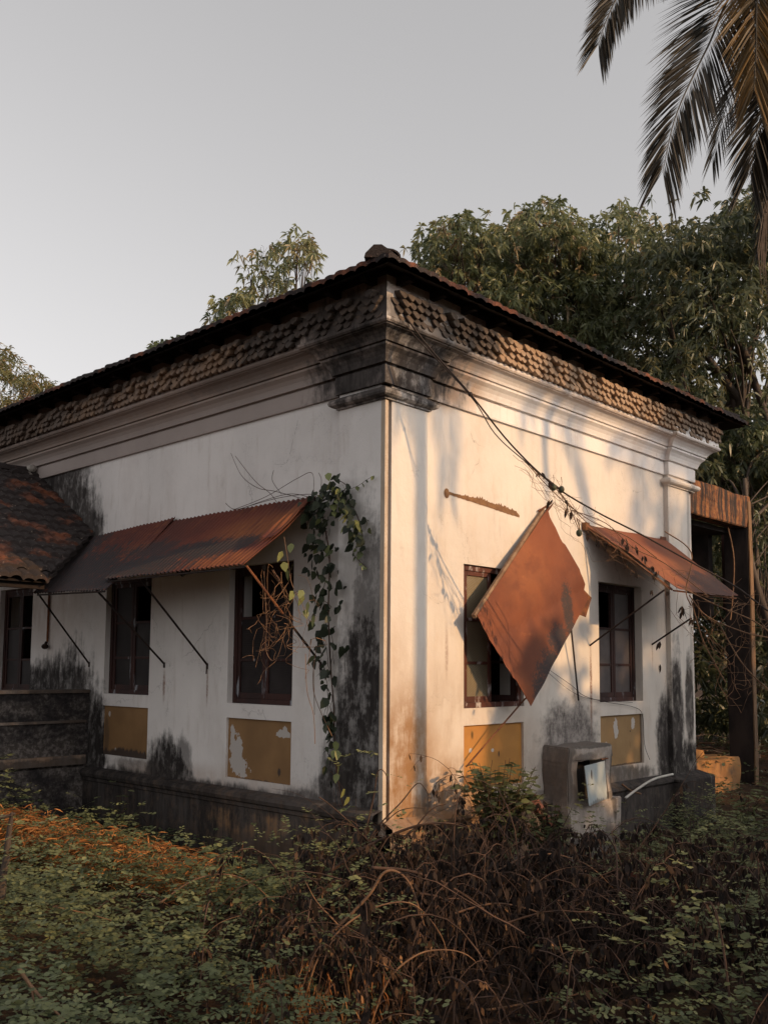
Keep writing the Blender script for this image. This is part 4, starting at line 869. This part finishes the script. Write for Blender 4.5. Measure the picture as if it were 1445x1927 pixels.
# bushes and dark thicket behind the ruined porch
for i, (x, y, r, n, lb) in enumerate(((11.5, 4.5, 1.0, 16, 'dark bush seen through the ruined porch opening'), (13.5, 2.2, 1.1, 18, 'dark bush right of the ruined porch post'), (14.5, 7.5, 1.3, 20, 'large dark bush deep behind the ruined porch'), (17.5, 4.0, 1.3, 20, 'far dark bush at the right edge of the clearing'))):
    g = random.Random(40 + i); cl = [((x + g.gauss(0, r), y + g.gauss(0, r), gz(x, y) + g.uniform(.2, 1.9 + r * .8)), g.uniform(.45, .8)) for k in range(n)]
    tree('bush', lb, (x, y, gz(x, y)), (x, y, 1.4), cl, 110, .22, M['mangodark'], .4, 8, .35, .07, 50 + i, .06, 'bushes behind the ruined porch', 'bush')

# trees out of frame towards the sun; they shade the yard
g = random.Random(5)
for i, (x, top, lb) in enumerate(((-5, 6.2, 'a'), (-1.2, 5.6, 'b'), (2.2, 5.3, 'c'), (5.0, 5.5, 'd'), (8.0, 7.3, 'e'), (10.8, 7.6, 'f'), (14.0, 7.4, 'g'))):
    y = -14; cl = []
    for k in range(46):
        r = g.uniform(.6, .95); c = (x + g.uniform(-2, 2), y + g.uniform(-.8, .8), g.uniform(.4, top - r * 1.0))
        if abs(c[0] - .40) < .30 + r * .9 and 4.15 - r * .9 < c[2] < 5.0 + r * .9: continue
        cl.append((c, r))
    tree('shade_tree', ['squat broad tree at the near end of the shade row', 'low round tree second in the shade row', 'low tree in the shade row opposite the leaning stake', 'low tree in the shade row opposite the house corner', 'taller tree in the shade row opposite the fallen sheet', 'tallest tree in the shade row opposite the far awning', 'last tree of the shade row opposite the ruined porch'][i], (x, y, gz(x, y)), (x, y, top - 1.5), cl, 42, .40, M['mangodark'], .4, 8, .5, .18, 70 + i, .03, 'shade trees in a row across the yard', w=.4)

g = random.Random(77); cl = [((10.9 + g.gauss(0, .75), -20 + g.gauss(0, .6), g.uniform(9.2, 12.4)), g.uniform(.3, .6)) for k in range(34)]  # added tree out of view, placed to shade the far pilaster
tree('added_shade_tree', 'added tall tree out of view, shading the far pilaster', (10.9, -20, gz(10.9, -20)), (10.9, -20, 11), cl, 42, .34, M['mangodark'], .4, 8, .5, .16, 90, .03, w=.3)
# ------------------------------------------------------------------ palms
def frond(mat, pts, L, nl, hang, dead=0, seed=1, tb=.3, roll=None, r0=.022):
    g = np.random.default_rng(seed); c = curve(pts, 10); c = [np.array(p) for p in c]; seg = np.linalg.norm(np.diff(c, axis=0), axis=1); cum = np.concatenate([[0], np.cumsum(seg)]); tot = cum[-1]; c = np.array(c)
    P = []; D = []; Ls = []; T = []; S = []
    for i in range(nl):
        t = .06 + .94 * (i / nl); p = np.array([np.interp(t * tot, cum, c[:, k]) for k in range(3)]); q = np.array([np.interp(min(t * tot + .05, tot), cum, c[:, k]) for k in range(3)]) - np.array([np.interp(max(t * tot - .05, 0), cum, c[:, k]) for k in range(3)])
        tg = q / max(np.linalg.norm(q), 1e-6)
        lat = np.cross(tg, [0, 0, 1.]) if roll is None else np.array(roll) - tg * np.dot(roll, tg); lat /= max(np.linalg.norm(lat), 1e-6)
        ln = L * (.72 + .28 * math.sin(math.pi * min(1, t * 1.1 + .12))) * (1 - .22 * t ** 3)
        for sgn in (-1, 1):
            if g.random() < .05: continue
            fwd = .75 + .9 * t ** 2
            d = lat * sgn * (1 - .35 * t) + tg * fwd + np.array([0, 0, -hang * (.5 + .5 * g.random())]) + g.normal(0, .05, 3)
            P.append(p); D.append(d); Ls.append(ln * g.uniform(.85, 1.08)); S.append(unit(np.cross(d, np.array([0, 0, 1.]) + g.normal(0, .5, 3))))
            T.append(np.clip(tb + g.normal(0, .08), 0, 1))
    P, D, Ls, S, T = map(np.array, (P, D, Ls, S, T))
    V, F = leafgeo(P, D, Ls, np.full(len(P), .027), .14 + .25 * hang * .6, .3, .7, .75, side=S)
    rc = MB(); k = len(c); rc.tube([Vector(p) for p in c], [r0 * (1 - .85 * i / (k - 1)) for i in range(k)], 6); b = len(V)
    V2 = np.array(rc.v); Q = np.array([f for f in rc.f if len(f) == 4]); 
    return (np.concatenate([V, V2]), [F[0], F[1], np.concatenate([F[2], Q + b])], np.concatenate([np.repeat(T, 6), np.full(len(V2), .62)]))
def palm(label, base, crown, spec, trunk_r, seed, auto=14, flen=3.6, skip=None):
    t = empty('coconut_palm', tuple(base), label, 'palm', 'coconut palms'); base, crown = Vector(base), Vector(crown); g = random.Random(seed)
    tr = curve([base - Vector((0, 0, .5)), base.lerp(crown, .4) + Vector((g.uniform(-.05, .05), .05, 0)), crown], 8); k = len(tr)
    mb = MB(); mb.tube(tr, [trunk_r * (1.3 - .3 * min(1, i / 3)) * (1 - .12 * i / k) for i in range(k)], 12); mb.build('trunk', M['palmbark'], t, True)
    for i, s_ in enumerate(spec):
        V, F, T = frond(M['palmleaf'], s_['p'], s_['L'], s_['n'], s_['h'], seed=seed * 10 + i, tb=s_.get('tb', .3), roll=s_.get('roll')); npmesh('frond', V, F, M['palmleaf'], t, T)
    for i in range(auto):
        a = 2 * math.pi * i / auto + g.uniform(-.15, .15)
        if skip and skip[0] < (math.degrees(a) % 360) < skip[1]: continue
        e = g.uniform(-.2, .9); h = Vector((math.cos(a), math.sin(a), 0)); up = Vector((0, 0, 1))
        pts = [crown, crown + h * flen * .35 + up * (flen * .35 * e), crown + h * flen * .72 + up * (flen * .3 * e - .35), crown + h * flen * .92 + up * (flen * .1 * e - 1.3)]
        V, F, T = frond(M['palmleaf'], pts, .8, 75, .5, seed=seed * 10 + 50 + i, tb=.35); npmesh('frond', V, F, M['palmleaf'], t, T)
    mb = MB()
    for i in range(9): a = i * .7; mb.sphere(crown + Vector((math.cos(a) * .28, math.sin(a) * .28, -.35 - .1 * (i % 3))), .12, 10, sc=(1, 1, 1.2))
    mb.build('coconuts', M['gourd'], t, True); return t
cr = at(1560, -110, 13)
A_ = lambda x, y, d: at(x, y, d * 13 / 11)
rx = tuple(RX)
spec = [dict(p=[cr, A_(1400, -40, 10.6), A_(1330, 90, 10.2), A_(1272, 215, 9.9), A_(1246, 325, 9.7)], L=1.2, n=300, h=.25, tb=.22, roll=rx),
        dict(p=[cr, A_(1500, -60, 11.2), A_(1470, 110, 11.2), A_(1430, 220, 11.0), A_(1410, 325, 10.9)], L=1.2, n=300, h=.3, tb=.2, roll=rx),
        dict(p=[cr, A_(1450, -110, 10.4), A_(1425, -10, 10.2), A_(1422, 90, 10.0), A_(1418, 170, 9.9)], L=1.1, n=290, h=.2, tb=.85, roll=rx),
        dict(p=[A_(1420, -330, 11), A_(1300, -170, 10.7), A_(1195, -60, 10.4), A_(1148, 20, 10.2), A_(1125, 85, 10.1)], L=.95, n=290, h=.15, tb=.3, roll=rx),
        dict(p=[cr, A_(1520, 0, 11), A_(1480, 150, 11), A_(1462, 300, 11), A_(1450, 420, 11)], L=1.15, n=280, h=.4, tb=.18, roll=rx)]
pb = (cr.x, cr.y, gz(cr.x, cr.y))
pal = palm('tall coconut palm with drooping fronds at the upper right', pb, cr, spec, .15, 3, auto=12, skip=(75, 325))
mb = MB()
for k in range(8):
    x = random.uniform(1432, 1442); a = A_(x + random.uniform(-2, 6), 380 + random.uniform(-10, 20), 10.9); mb.tube([a, A_(x - 3 + random.gauss(0, 3), 470, 10.9), A_(x - 2 + random.gauss(0, 4), random.uniform(500, 570), 10.9)], [.010, .012, .003], 4)
mb.tube([A_(1470, 250, 11), A_(1440, 400, 10.9)], .02, 5)
mb.build('dead_frond_stalk', simple('dead_frond_fibre', (.12, .09, .07), (.06, .045, .035), 8), pal)
d2 = 9.0
palm('out of frame coconut palm whose trunk shades the sunlit wall', (.40 + .27 * d2, -d2, gz(3, -9)), (.40 + .27 * d2, -d2 + .05, 9.9),
     [dict(p=[(2.83, -8.95, 9.9), (3.7, -9.0, 9.9), (4.7, -9.1, 9.0), (5.0, -9.1, 7.3)], L=.9, n=110, h=.3), dict(p=[(2.83, -8.95, 9.9), (3.0, -9.3, 9.9), (3.4, -9.6, 8.8), (3.5, -9.7, 7.0)], L=.8, n=100, h=.3),
      dict(p=[(2.83, -8.95, 9.9), (4.0, -9.6, 9.4), (5.6, -10.0, 8.3), (6.3, -10.1, 6.8)], L=.9, n=110, h=.3)], .095, 5, auto=9)

for i, (px, py, yy, lb) in enumerate(((1198, 1618, -1.0, 'broken red brick lying at the edge of the dark brush'), (1222, 1632, -1.1, 'smaller chipped brick right of the broken one'), (1010, 1585, -.62, 'red brick lump below the leaning clay tile'))):
    p = aty(px, py, yy); p.z = max(gz(p.x, p.y), -.4) + .12; mb = MB(); subbox(mb, (p.x - .10 + .03 * i, p.y - .05, p.z - .2), (p.x + .09 - .02 * i, p.y + .06, p.z + .04), 2); tag(rough(mb, .03, i * 3).build('brick', M['clay'], None, loc=p), lb, 'brick', 'loose bricks below the plinth')
# ------------------------------------------------------------------ yard vegetation
def seen(x, y, z=0.2, mrg=260):
    v = Vector((x, y, z)) - CP; d = v.dot(FX)
    if d < 1.6: return False
    px = 722.5 + FPX * v.dot(RX) / d; py = PY - FPX * v.dot(UX) / d
    return -mrg < px < 1445 + mrg and py < 1927 + mrg
def inhouse(x, y): return x > -.12 and y > -.10 and x < 6.05
gg = np.random.default_rng(21)
def scatter(n, xr, yr, dens, z=.2):
    out = []
    while len(out) < n:
        x, y = gg.uniform(*xr), gg.uniform(*yr)
        if inhouse(x, y) or not seen(x, y, z): continue
        if gg.random() < dens(x, y): out.append((x, y))
    return out
def proj(x, y, z):
    v = Vector((x, y, z)) - CP; d = v.dot(FX); return 722.5 + FPX * v.dot(RX) / d, PY - FPX * v.dot(UX) / d, d
def lump(x, y): return max(0, .5 + mn.noise(Vector((x * 1.3, y * 1.3, 5))) + .4 * mn.noise(Vector((x * 3.3, y * 3.3, 2))))
BC = at(950, 1745, 5.6); BC2 = at(640, 1800, 4.9)
def brushd(x, y):      # dead brush heap density
    a = math.exp(-(((x - BC.x) * .727 + (y - BC.y) * -.0) ** 2) * 0) 
    v = Vector((x - BC.x, y - BC.y, 0)); s_ = v.dot(Vector((RX.x, RX.y, 0))); f_ = v.dot(Vector((FX.x, FX.y, 0)))
    return math.exp(-(s_ / 1.25) ** 4 - (f_ / 1.0) ** 2)
# green ground cover: compound sprigs
def sprigs(pts, leafl, npairs, tb, hmax, seed, up=.5):
    g = np.random.default_rng(seed); P = []; D = []; T = []; L = []
    for x, y in pts:
        z0 = gz(x, y); h = hmax * (1 - .65 * sm(-2.3, -1.0, x) * sm(-.8, .3, y) * (x < 0)) * (.15 + .85 * g.random()) * (.2 + 1.15 * lump(x, y) ** 1.3); a = g.uniform(0, 6.28); dx, dy = math.cos(a), math.sin(a); ln = leafl * g.uniform(2.5, 5)
        b = np.array([x, y, z0 + h]); ax = np.array([dx, dy, g.uniform(-.2, up)]); ax /= np.linalg.norm(ax); lat = np.array([-dy, dx, 0]); t0 = tb + g.normal(0, .15) + .35 * (h / hmax - .5); s_ = g.uniform(.7, 1.3) * leafl
        for k in range(npairs):
            q = b + ax * ln * (k + .5) / npairs
            for sg in (-1, 1): P.append(q); D.append(lat * sg + ax * .45 + np.array([0, 0, g.normal(.05, .2)])); T.append(t0 + g.normal(0, .05)); L.append(s_)
        P.append(b + ax * ln); D.append(ax); T.append(t0 + .05); L.append(s_)
    P, D, T, L = map(np.array, (P, D, T, L)); sd_ = unit(np.cross(D, np.array([0, 0, 1.]) + g.normal(0, .3, (len(P), 3))))
    V, F = leafgeo(P, D, L, L * .62, .12, .35, .75, .85, side=sd_); return V, F, np.repeat(np.clip(T, 0, 1), 6)
def dgreen(x, y):
    px, py, d = proj(x, y, .2); k = sm(900, 560, px)
    if px > 1000: k = .22 + .38 * sm(1150, 1350, px)
    if x > 6: k = .5
    if -.9 < x < 0 and y > 0: k *= .35
    return max(.04, k) * (.45 + .55 * min(1, lump(x, y) * 1.4)) * (1 - .8 * brushd(x, y))
pts = scatter(11500, (-6, 5), (-5.2, 6.5), dgreen)
V, F, T = sprigs(pts, .029, 4, .50, .60, 31); tag(npmesh('ground_cover', V, F, M['weed'], None, T), 'low green small leaved weeds carpeting the shaded yard', 'ground cover', kind='stuff')
pts = scatter(2600, (5, 18), (-3.5, 12), lambda x, y: .8, .2)
V, F, T = sprigs(pts, .06, 3, .35, .5, 32); tag(npmesh('far_ground_cover', V, F, M['weed'], None, T), 'darker weeds over the ground round the ruined porch', 'ground cover', kind='stuff')
# broader leaved weeds
pts = scatter(1500, (-6, 5), (-5.2, 6.5), lambda x, y: dgreen(x, y) * (lump(x + 9, y) > .6), .2)
P = []; D = []; T = []; L = []
for x, y in pts:
    h = gg.uniform(.05, .5) * (.4 + lump(x, y)); t0 = gg.uniform(.25, .85)
    for k in range(4): a = k * 1.57 + gg.uniform(-.4, .4); P.append((x, y, gz(x, y) + h)); D.append((math.cos(a), math.sin(a), gg.uniform(-.1, .4))); T.append(t0 + gg.normal(0, .05)); L.append(gg.uniform(.03, .06))
L = np.array(L); D = np.array(D); V, F = leafgeo(np.array(P), D, L, L * .7, .15, .3, .7, .8, side=unit(np.cross(D, np.array([0, 0, 1.]) + gg.normal(0, .3, (len(P), 3))))); tag(npmesh('broad_weeds', V, F, M['weed'], None, np.repeat(np.clip(T, 0, 1), 6)), 'broader leaved weeds mixed through the ground cover', 'weeds', kind='stuff')
# leaf litter
pts = scatter(12000, (-6, 14), (-5.2, 9), lambda x, y: 1 if x < 5 else .35, 0)
P = np.array([(x, y, gz(x, y) + gg.uniform(.005, .05)) for x, y in pts]); D = gg.normal(size=(len(P), 3)); D[:, 2] *= .25; l = gg.uniform(.03, .08, len(P))
V, F = leafgeo(P, D, l, l * .5, .1, side=unit(np.cross(D, np.array([0, 0, 1.]) + gg.normal(0, .35, (len(P), 3))))); tag(npmesh('leaf_litter', V, F, M['deadleaf'], None, np.repeat(gg.uniform(0, .93, len(P)), 6)), 'brown fallen leaves littering the soil', 'leaf litter', kind='stuff')
# dead brush heap
bs = MB(); P = []; D = []; T = []; L = []; random.seed(9)
def arc(b, hd, ln, ht, r, n=12, leaves=0, tint=(0, .7), lsz=(.05, .10)):
    b = Vector(b); hd = Vector(hd).normalized(); cps = []; s_ = random.random() * 99
    for i in range(n + 1):
        t = i / n; z = ht * 4 * t * (1 - t) * (1.15 - .3 * t) - .12 * t
        cps.append(b + hd * ln * t + Vector((0, 0, z)) + Vector([mn.noise(Vector((t * 2.2 + s_, k * 5.3, s_))) * .16 * ln * t for k in range(3)]))
    bs.tube(cps, [r * (1 - .8 * i / n) + .001 for i in range(n + 1)], 4)
    for k in range(leaves):
        p = random.choice(cps[n // 4:]); P.append(p + Vector((random.gauss(0, .02), random.gauss(0, .02), 0))); D.append((random.gauss(0, .3), random.gauss(0, .3), -1)); T.append(random.uniform(*tint)); L.append(random.uniform(*lsz))
SR, SF = Vector((RX.x, RX.y, 0)).normalized(), Vector((FX.x, FX.y, 0)).normalized()
for k in range(420):
    o = SR * random.gauss(0, 1.0) + SF * random.gauss(.25, .75); b = Vector((BC.x, BC.y, 0)) + o
    if inhouse(b.x, b.y): continue
    b.z = gz(b.x, b.y)
    if proj(b.x, b.y, .2)[0] < 560: continue
    arc(b, (random.gauss(0, 1), random.gauss(0, 1), 0), random.uniform(.3, 1.2), random.uniform(.15, .75), random.choice((.0015, .002, .003, .005)), 12, random.randint(30, 70), (0, .7), (.025, .075))
for k in range(120):  # orange dead leaves, their bright tint painting in a sunlit patch
    b = Vector((BC2.x, BC2.y, 0)) + SR * random.gauss(.15, .45) + SF * random.gauss(0, .45); b.z = gz(b.x, b.y); arc(b, (random.gauss(0, 1), random.gauss(0, 1), 0), random.uniform(.25, .8), random.uniform(.12, .5), random.uniform(.002, .005), 12, random.randint(20, 45), (.3, 1), (.02, .06))
for k in range(110):
    x, y = random.choice(pts); 
    if proj(x, y, .2)[0] < 1445 and x < 5: arc((x, y, gz(x, y)), (random.gauss(0, 1), random.gauss(0, 1), 0), random.uniform(.3, 1.0), random.uniform(.05, .35), random.uniform(.002, .005))
def sprig(b, hd, ln, r, depth=0):
    hd = Vector(hd).normalized(); p = Vector(b); c = [p.copy()]; s_ = random.random() * 99; n = 12
    for i in range(n):
        hd = (hd + Vector((random.gauss(0, .16), random.gauss(0, .16), random.gauss(-.05 - .012 * i, .10)))).normalized(); p = p + hd * ln / n; c.append(p.copy())
    bs.tube(c, [r * (1 - .8 * i / n) + .0006 for i in range(n + 1)], 4)
    if depth < 2:
        for q in range(random.randint(1, 3)):
            j = random.randint(3, n - 2); sprig(c[j], hd + Vector((random.gauss(0, .8), random.gauss(0, .8), random.gauss(0, .5))), ln * random.uniform(.25, .55), r * .55, depth + 1)
    if depth and random.random() < .6:
        for q in range(random.randint(1, 6)): P.append(random.choice(c[4:])); D.append((random.gauss(0, .3), random.gauss(0, .3), -1)); T.append(random.uniform(.1, .9)); L.append(random.uniform(.02, .06))
for k in range(190):
    b = Vector((BC.x, BC.y, 0)) + SR * random.gauss(-.15, 1.0) + SF * random.gauss(.1, .75)
    if inhouse(b.x, b.y): continue
    b.z = gz(b.x, b.y) + random.uniform(.1, .4); 
    if proj(b.x, b.y, .2)[0] < 600: continue
    sprig(b, (random.gauss(0, 1), random.gauss(0, 1), random.uniform(.3, 1.3)), random.uniform(.5, 1.2), random.choice((.0012, .0018, .0026, .0048)))
tag(bs.build('dead_brush', M['twig'], None), 'tangled dead brown stems heaped before the house corner', 'brush', kind='stuff')
L = np.array(L); V, F = leafgeo(np.array(P), np.array(D), L, L * .42, .05); tag(npmesh('withered_leaves', V, F, M['deadleaf'], None, np.repeat(T, 6)), 'withered brown leaves hanging in the dead brush heap', 'dead leaves', kind='stuff')
# orange dry fern strip on the left and at bottom centre, where bright straw also stands in for sunlight
P = []; D = []; T = []; L = []
strip = [at(0, 1545, 8.6), at(60, 1560, 8.3), at(150, 1590, 7.9), at(230, 1600, 7.6), at(310, 1630, 7.3), at(400, 1650, 7.0)]
for k in range(4600):
    t = random.random() ** 1.4 * 4.99; i = int(t); c = strip[i].lerp(strip[i + 1], t - i); x, y = c.x + random.gauss(0, .22), c.y + random.gauss(0, .22)
    if inhouse(x, y): continue
    P.append((x, y, gz(x, y) + random.uniform(.02, .40))); D.append((random.gauss(0, 1), random.gauss(0, 1), random.uniform(-.6, .6))); T.append(random.random()); L.append(random.uniform(.06, .15))
for k in range(70):
    c = at(random.uniform(450, 760), random.uniform(1790, 1960), random.uniform(3.9, 4.7)); tt = random.random()
    for q in range(random.randint(8, 26)): P.append(c + Vector((random.gauss(0, .02), random.gauss(0, .02), -random.uniform(0, .22)))); D.append((random.gauss(0, .35), random.gauss(0, .35), -1)); T.append(min(1, max(0, tt * .8 + random.gauss(0, .15)))); L.append(random.uniform(.03, .08))
L = np.array(L); V, F = leafgeo(np.array(P), np.array(D), L, L * .09, .3); tag(npmesh('dry_fern', V, F, M['straw'], None, np.repeat(T, 6)), 'orange dried fern and straw lying among the weeds', 'dry fern', kind='stuff')

def branch(name, label, paths, mat, loc, cat='branch', group=None, leaves=None):
    mb = MB()
    for path, r in paths:
        c = curve(path, 7); k = len(c); mb.tube([p + Vector([mn.noise(p * 6 + Vector((q * 3, 0, 0))) * .008 for q in range(3)]) for p in c], [r * (1 - .65 * i / (k - 1)) for i in range(k)], 6)
    return tag(mb.build(name, mat, None, True, loc=loc), label, cat, group)
A = lambda l, d, s_=0: [at(x, y, d + s_ * i) for i, (x, y) in enumerate(l)]
GB = 'bare dry branches in the foreground'
branch('dry_branch', 'long reddish branch arching down through the middle foreground', [(A(((505, 1930), (560, 1830), (620, 1760), (690, 1690), (725, 1640), (760, 1650), (785, 1700), (790, 1790)), 4.9), .012), (A(((785, 1700), (800, 1760), (795, 1850)), 4.9), .006), (A(((640, 1745), (600, 1700), (575, 1660)), 4.9), .005)], M['twigpale'], at(620, 1760, 4.9), group=GB)
branch('dry_branch', 'bare branch bending down from the corner towards the lower right', [(A(((700, 1632), (780, 1640), (860, 1675), (945, 1740), (1000, 1800), (1012, 1870)), 5.3), .010), (A(((760, 1680), (830, 1690), (880, 1730), (890, 1800), (900, 1850)), 5.3), .008)], M['twig'], at(860, 1675, 5.3), group=GB)
branch('dry_branch', 'pale forked stick lying low in the dark brush', [(A(((915, 1900), (1020, 1885), (1110, 1865), (1170, 1856)), 4.6), .006), (A(((1060, 1877), (1075, 1840), (1060, 1800), (1050, 1760)), 4.6), .004), (A(((1000, 1925), (1060, 1895), (1075, 1870)), 4.6), .005)], M['twigpale'], at(1020, 1885, 4.6), group=GB)
branch('dry_branch', 'dark twig standing bent against the corner edge', [(A(((640, 1640), (681, 1582), (700, 1510), (713, 1451), (726, 1455), (730, 1475)), 6.6), .007), (A(((600, 1500), (640, 1530), (690, 1580), (720, 1610)), 6.6), .005)], M['twig'], at(681, 1582, 6.6), group=GB)
branch('dry_branch', 'dark twig peaking over the lit plinth right of the corner', [(A(((640, 1655), (709, 1561), (750, 1515), (784, 1476), (800, 1485), (806, 1498)), 6.7), .007), (A(((690, 1590), (740, 1535), (770, 1521), (800, 1520)), 6.7), .005)], M['twig'], at(750, 1515, 6.7), group=GB)
branch('dry_branch', 'thick dark branch rising right from the brush past the corner', [(A(((560, 1690), (620, 1640), (700, 1590), (780, 1555), (840, 1550), (880, 1558)), 6.2), .014), (A(((700, 1625), (760, 1580), (810, 1525), (838, 1513)), 6.4), .008)], M['twig'], at(700, 1590, 6.2), group=GB)
branch('dry_branch', 'pale stick slanting across the lower left weeds', [(A(((35, 1820), (70, 1870), (110, 1910), (140, 1940)), 4.0), .009), (A(((60, 1860), (65, 1930)), 4.0), .006)], M['twigpale'], at(70, 1870, 4.0), group=GB)
branch('dry_branch', 'thin stem leaning over the weeds in the left middle', [(A(((100, 1705), (150, 1718), (210, 1732)), 5.0), .005)], M['twigpale'], at(150, 1718, 5.0), group=GB)
branch('dry_branch', 'short thin stem curving up in the weeds below the dry fern strip', [(A(((350, 1820), (380, 1770), (410, 1740), (450, 1725)), 5.0), .004)], M['twigpale'], at(350, 1820, 5.0), group=GB)
for i, (pts_, d_, lb) in enumerate(((((560, 1930), (600, 1800), (680, 1720), (770, 1700), (830, 1760), (850, 1860)), 4.5, 'pale arching twig over the bottom centre'), (((700, 1930), (735, 1840), (800, 1790), (880, 1800), (930, 1870)), 4.4, 'low pale hooped twig right of the bottom centre'), (((850, 1720), (950, 1700), (1050, 1740), (1110, 1820), (1130, 1900)), 5.0, 'brown twig curving down through the dark brush'), (((930, 1640), (1000, 1610), (1090, 1620), (1160, 1680), (1210, 1760)), 5.8, 'brown twig arching in front of the masonry box'), (((1100, 1800), (1180, 1740), (1260, 1730), (1330, 1790)), 5.0, 'thin twig bowing over the weeds at lower right'), (((300, 1700), (380, 1650), (470, 1660), (560, 1740)), 5.6, 'thin pale twig lying across the weeds left of centre'))):
    branch('dry_branch', lb, [([at(x, y, d_ + .05 * j) for j, (x, y) in enumerate(pts_)], .006)], M['twigpale'], at(*pts_[0], d_), group=GB)
branch('upright_stem', 'orange broken stem standing in the weeds below the ochre panel', [(A(((452, 1655), (453, 1620), (458, 1583)), 6.6), .008)], M['rustiron'], at(453, 1655, 6.6), 'stem')
branch('fence_stake', 'dark wooden stake with stub of rail at the left edge', [(A(((0, 1690), (12, 1620), (20, 1560), (22, 1528)), 5.2), .026), (A(((-30, 1538), (5, 1537), (28, 1530)), 5.2), .018)], M['bark'], at(5, 1690, 5.2), 'stake')
# dry grass stems all through the yard, twig heap behind
hb = MB(); random.seed(12)
for k in range(120):
    a = Vector((random.gauss(9.0, .7), random.gauss(2.8, .6), .0)); a.z = gz(a.x, a.y) + random.uniform(.1, .75); b = a + Vector((random.gauss(0, .6), random.gauss(0, .6), random.gauss(0, .12))); hb.tube([a, (a + b) / 2 + Vector((0, 0, .06)), b], random.uniform(.006, .014), 4)
tag(hb.build('twig_heap', M['twigpale'], None, loc=(9, 2.8, gz(9, 2.8))), 'heap of pale cut twigs behind the low ochre block', 'twig heap')

# individual plants
def plant(name, label, base, nst, h, sp, leafl, nl, mat, tb, wr=.6, seed=1, group=None, droop=.25, cat='plant'):
    g = random.Random(seed); base = Vector(base); t = empty(name, tuple(base), label, cat, group); mb = MB(); P = []; D = []; T = []; L = []
    for k in range(nst):
        a = g.uniform(0, 6.28); tip = base + Vector((math.cos(a) * sp * g.uniform(.2, 1), math.sin(a) * sp * g.uniform(.2, 1), h * g.uniform(.6, 1))); c = curve([base + Vector((g.gauss(0, .02), g.gauss(0, .02), -.05)), base.lerp(tip, .55) + Vector((0, 0, h * .1)), tip], 6); mb.tube(c, [.005 * (1 - .6 * i / len(c)) for i in range(len(c))], 4)
        for j in range(nl):
            q = c[int(len(c) * (.25 + .74 * j / nl))]; b_ = g.uniform(0, 6.28); P.append(q); D.append((math.cos(b_), math.sin(b_), g.uniform(-.2, .5))); T.append(tb + g.gauss(0, .12)); L.append(leafl * g.uniform(.6, 1.15))
    mb.build('stems', M['twig'], t); L = np.array(L); D = np.array(D); V, F = leafgeo(np.array(P), D, L, L * wr, droop, .32, .7, .82, side=unit(np.cross(D, np.array([0, 0, 1.]) + rng.normal(0, .3, (len(P), 3)))))
    npmesh('leaves', V, F, mat, t, np.repeat(np.clip(T, 0, 1), 6)); return t
plant('leafy_shrub', 'bushy green shrub under the sunlit ochre panel', (.92, -.55, -.1), 85, .98, .40, .105, 11, M['weed'], .52, .6, 3, cat='shrub')
plant('leafy_shrub', 'dark green shrub crowding low beside the clay tile', (1.35, -.75, -.2), 36, .70, .34, .09, 9, M['weed'], .40, .6, 4, cat='shrub')
for i, (px, py, x, lb, h, tb) in enumerate(((215, 1610, -.7, 'pale leaved weed standing against the black plinth', .45, .9), (600, 1630, -.35, 'bright weed climbing the plinth left of the corner', .65, .95), (545, 1640, -.5, 'leafy weed left of the bright corner weed', .4, .8), (400, 1640, -.5, 'spindly weed under the peeling ochre panel', .35, .85), (120, 1590, -1.0, 'small weed in the orange dry fern at far left', .3, .75), (280, 1640, -.6, 'low weed between the fern strip and the plinth', .25, .7))):
    b = atx(px, py, x); b.z = gz(b.x, b.y); plant('weed_plant', lb, b, 7, h, .13, .055, 7, M['weed'], tb, .75, 20 + i, 'weeds at the foot of the shaded wall')
plant('palmate_plant', 'fan leaved green plant beside the pilaster foot', (5.7, -.75, -.25), 9, .5, .3, .17, 7, M['weed'], .7, .28, 30)
plant('weed_plant', 'broad leaved weed below the masonry box', (3.0, -.7, -.3), 5, .35, .2, .12, 4, M['weed'], .55, .5, 31, 'weeds at the foot of the sunny wall')
plant('weed_plant', 'green weed at the right end of the black plinth', (4.6, -.6, -.3), 14, .4, .4, .07, 7, M['weed'], .5, .6, 32, 'weeds at the foot of the sunny wall')
# withered plant standing in front of the masonry box
wp = empty('withered_plant', tuple(aty(1040, 1640, -.75)), 'black withered plant standing before the masonry box', 'plant'); b = aty(1040, 1650, -.75)
mb = MB(); P = []; D = []
for k in range(9):
    tip = aty(random.gauss(1040, 16), random.uniform(1480, 1560), -.72); c = curve([b, b.lerp(tip, .5) + Vector((random.gauss(0, .05), 0, 0)), tip], 5); mb.tube(c, .005, 4)
    for j in range(16): P.append(random.choice(c[2:])); D.append((random.gauss(0, .4), random.gauss(0, .4), -1))
mb.build('stems', M['twig'], wp); V, F = leafgeo(np.array(P), np.array(D), rng.uniform(.05, .11, len(P)), rng.uniform(.02, .04, len(P)), .05); npmesh('dead_leaves', V, F, M['deadleaf'], wp, np.repeat(rng.uniform(0, .4, len(P)), 6))
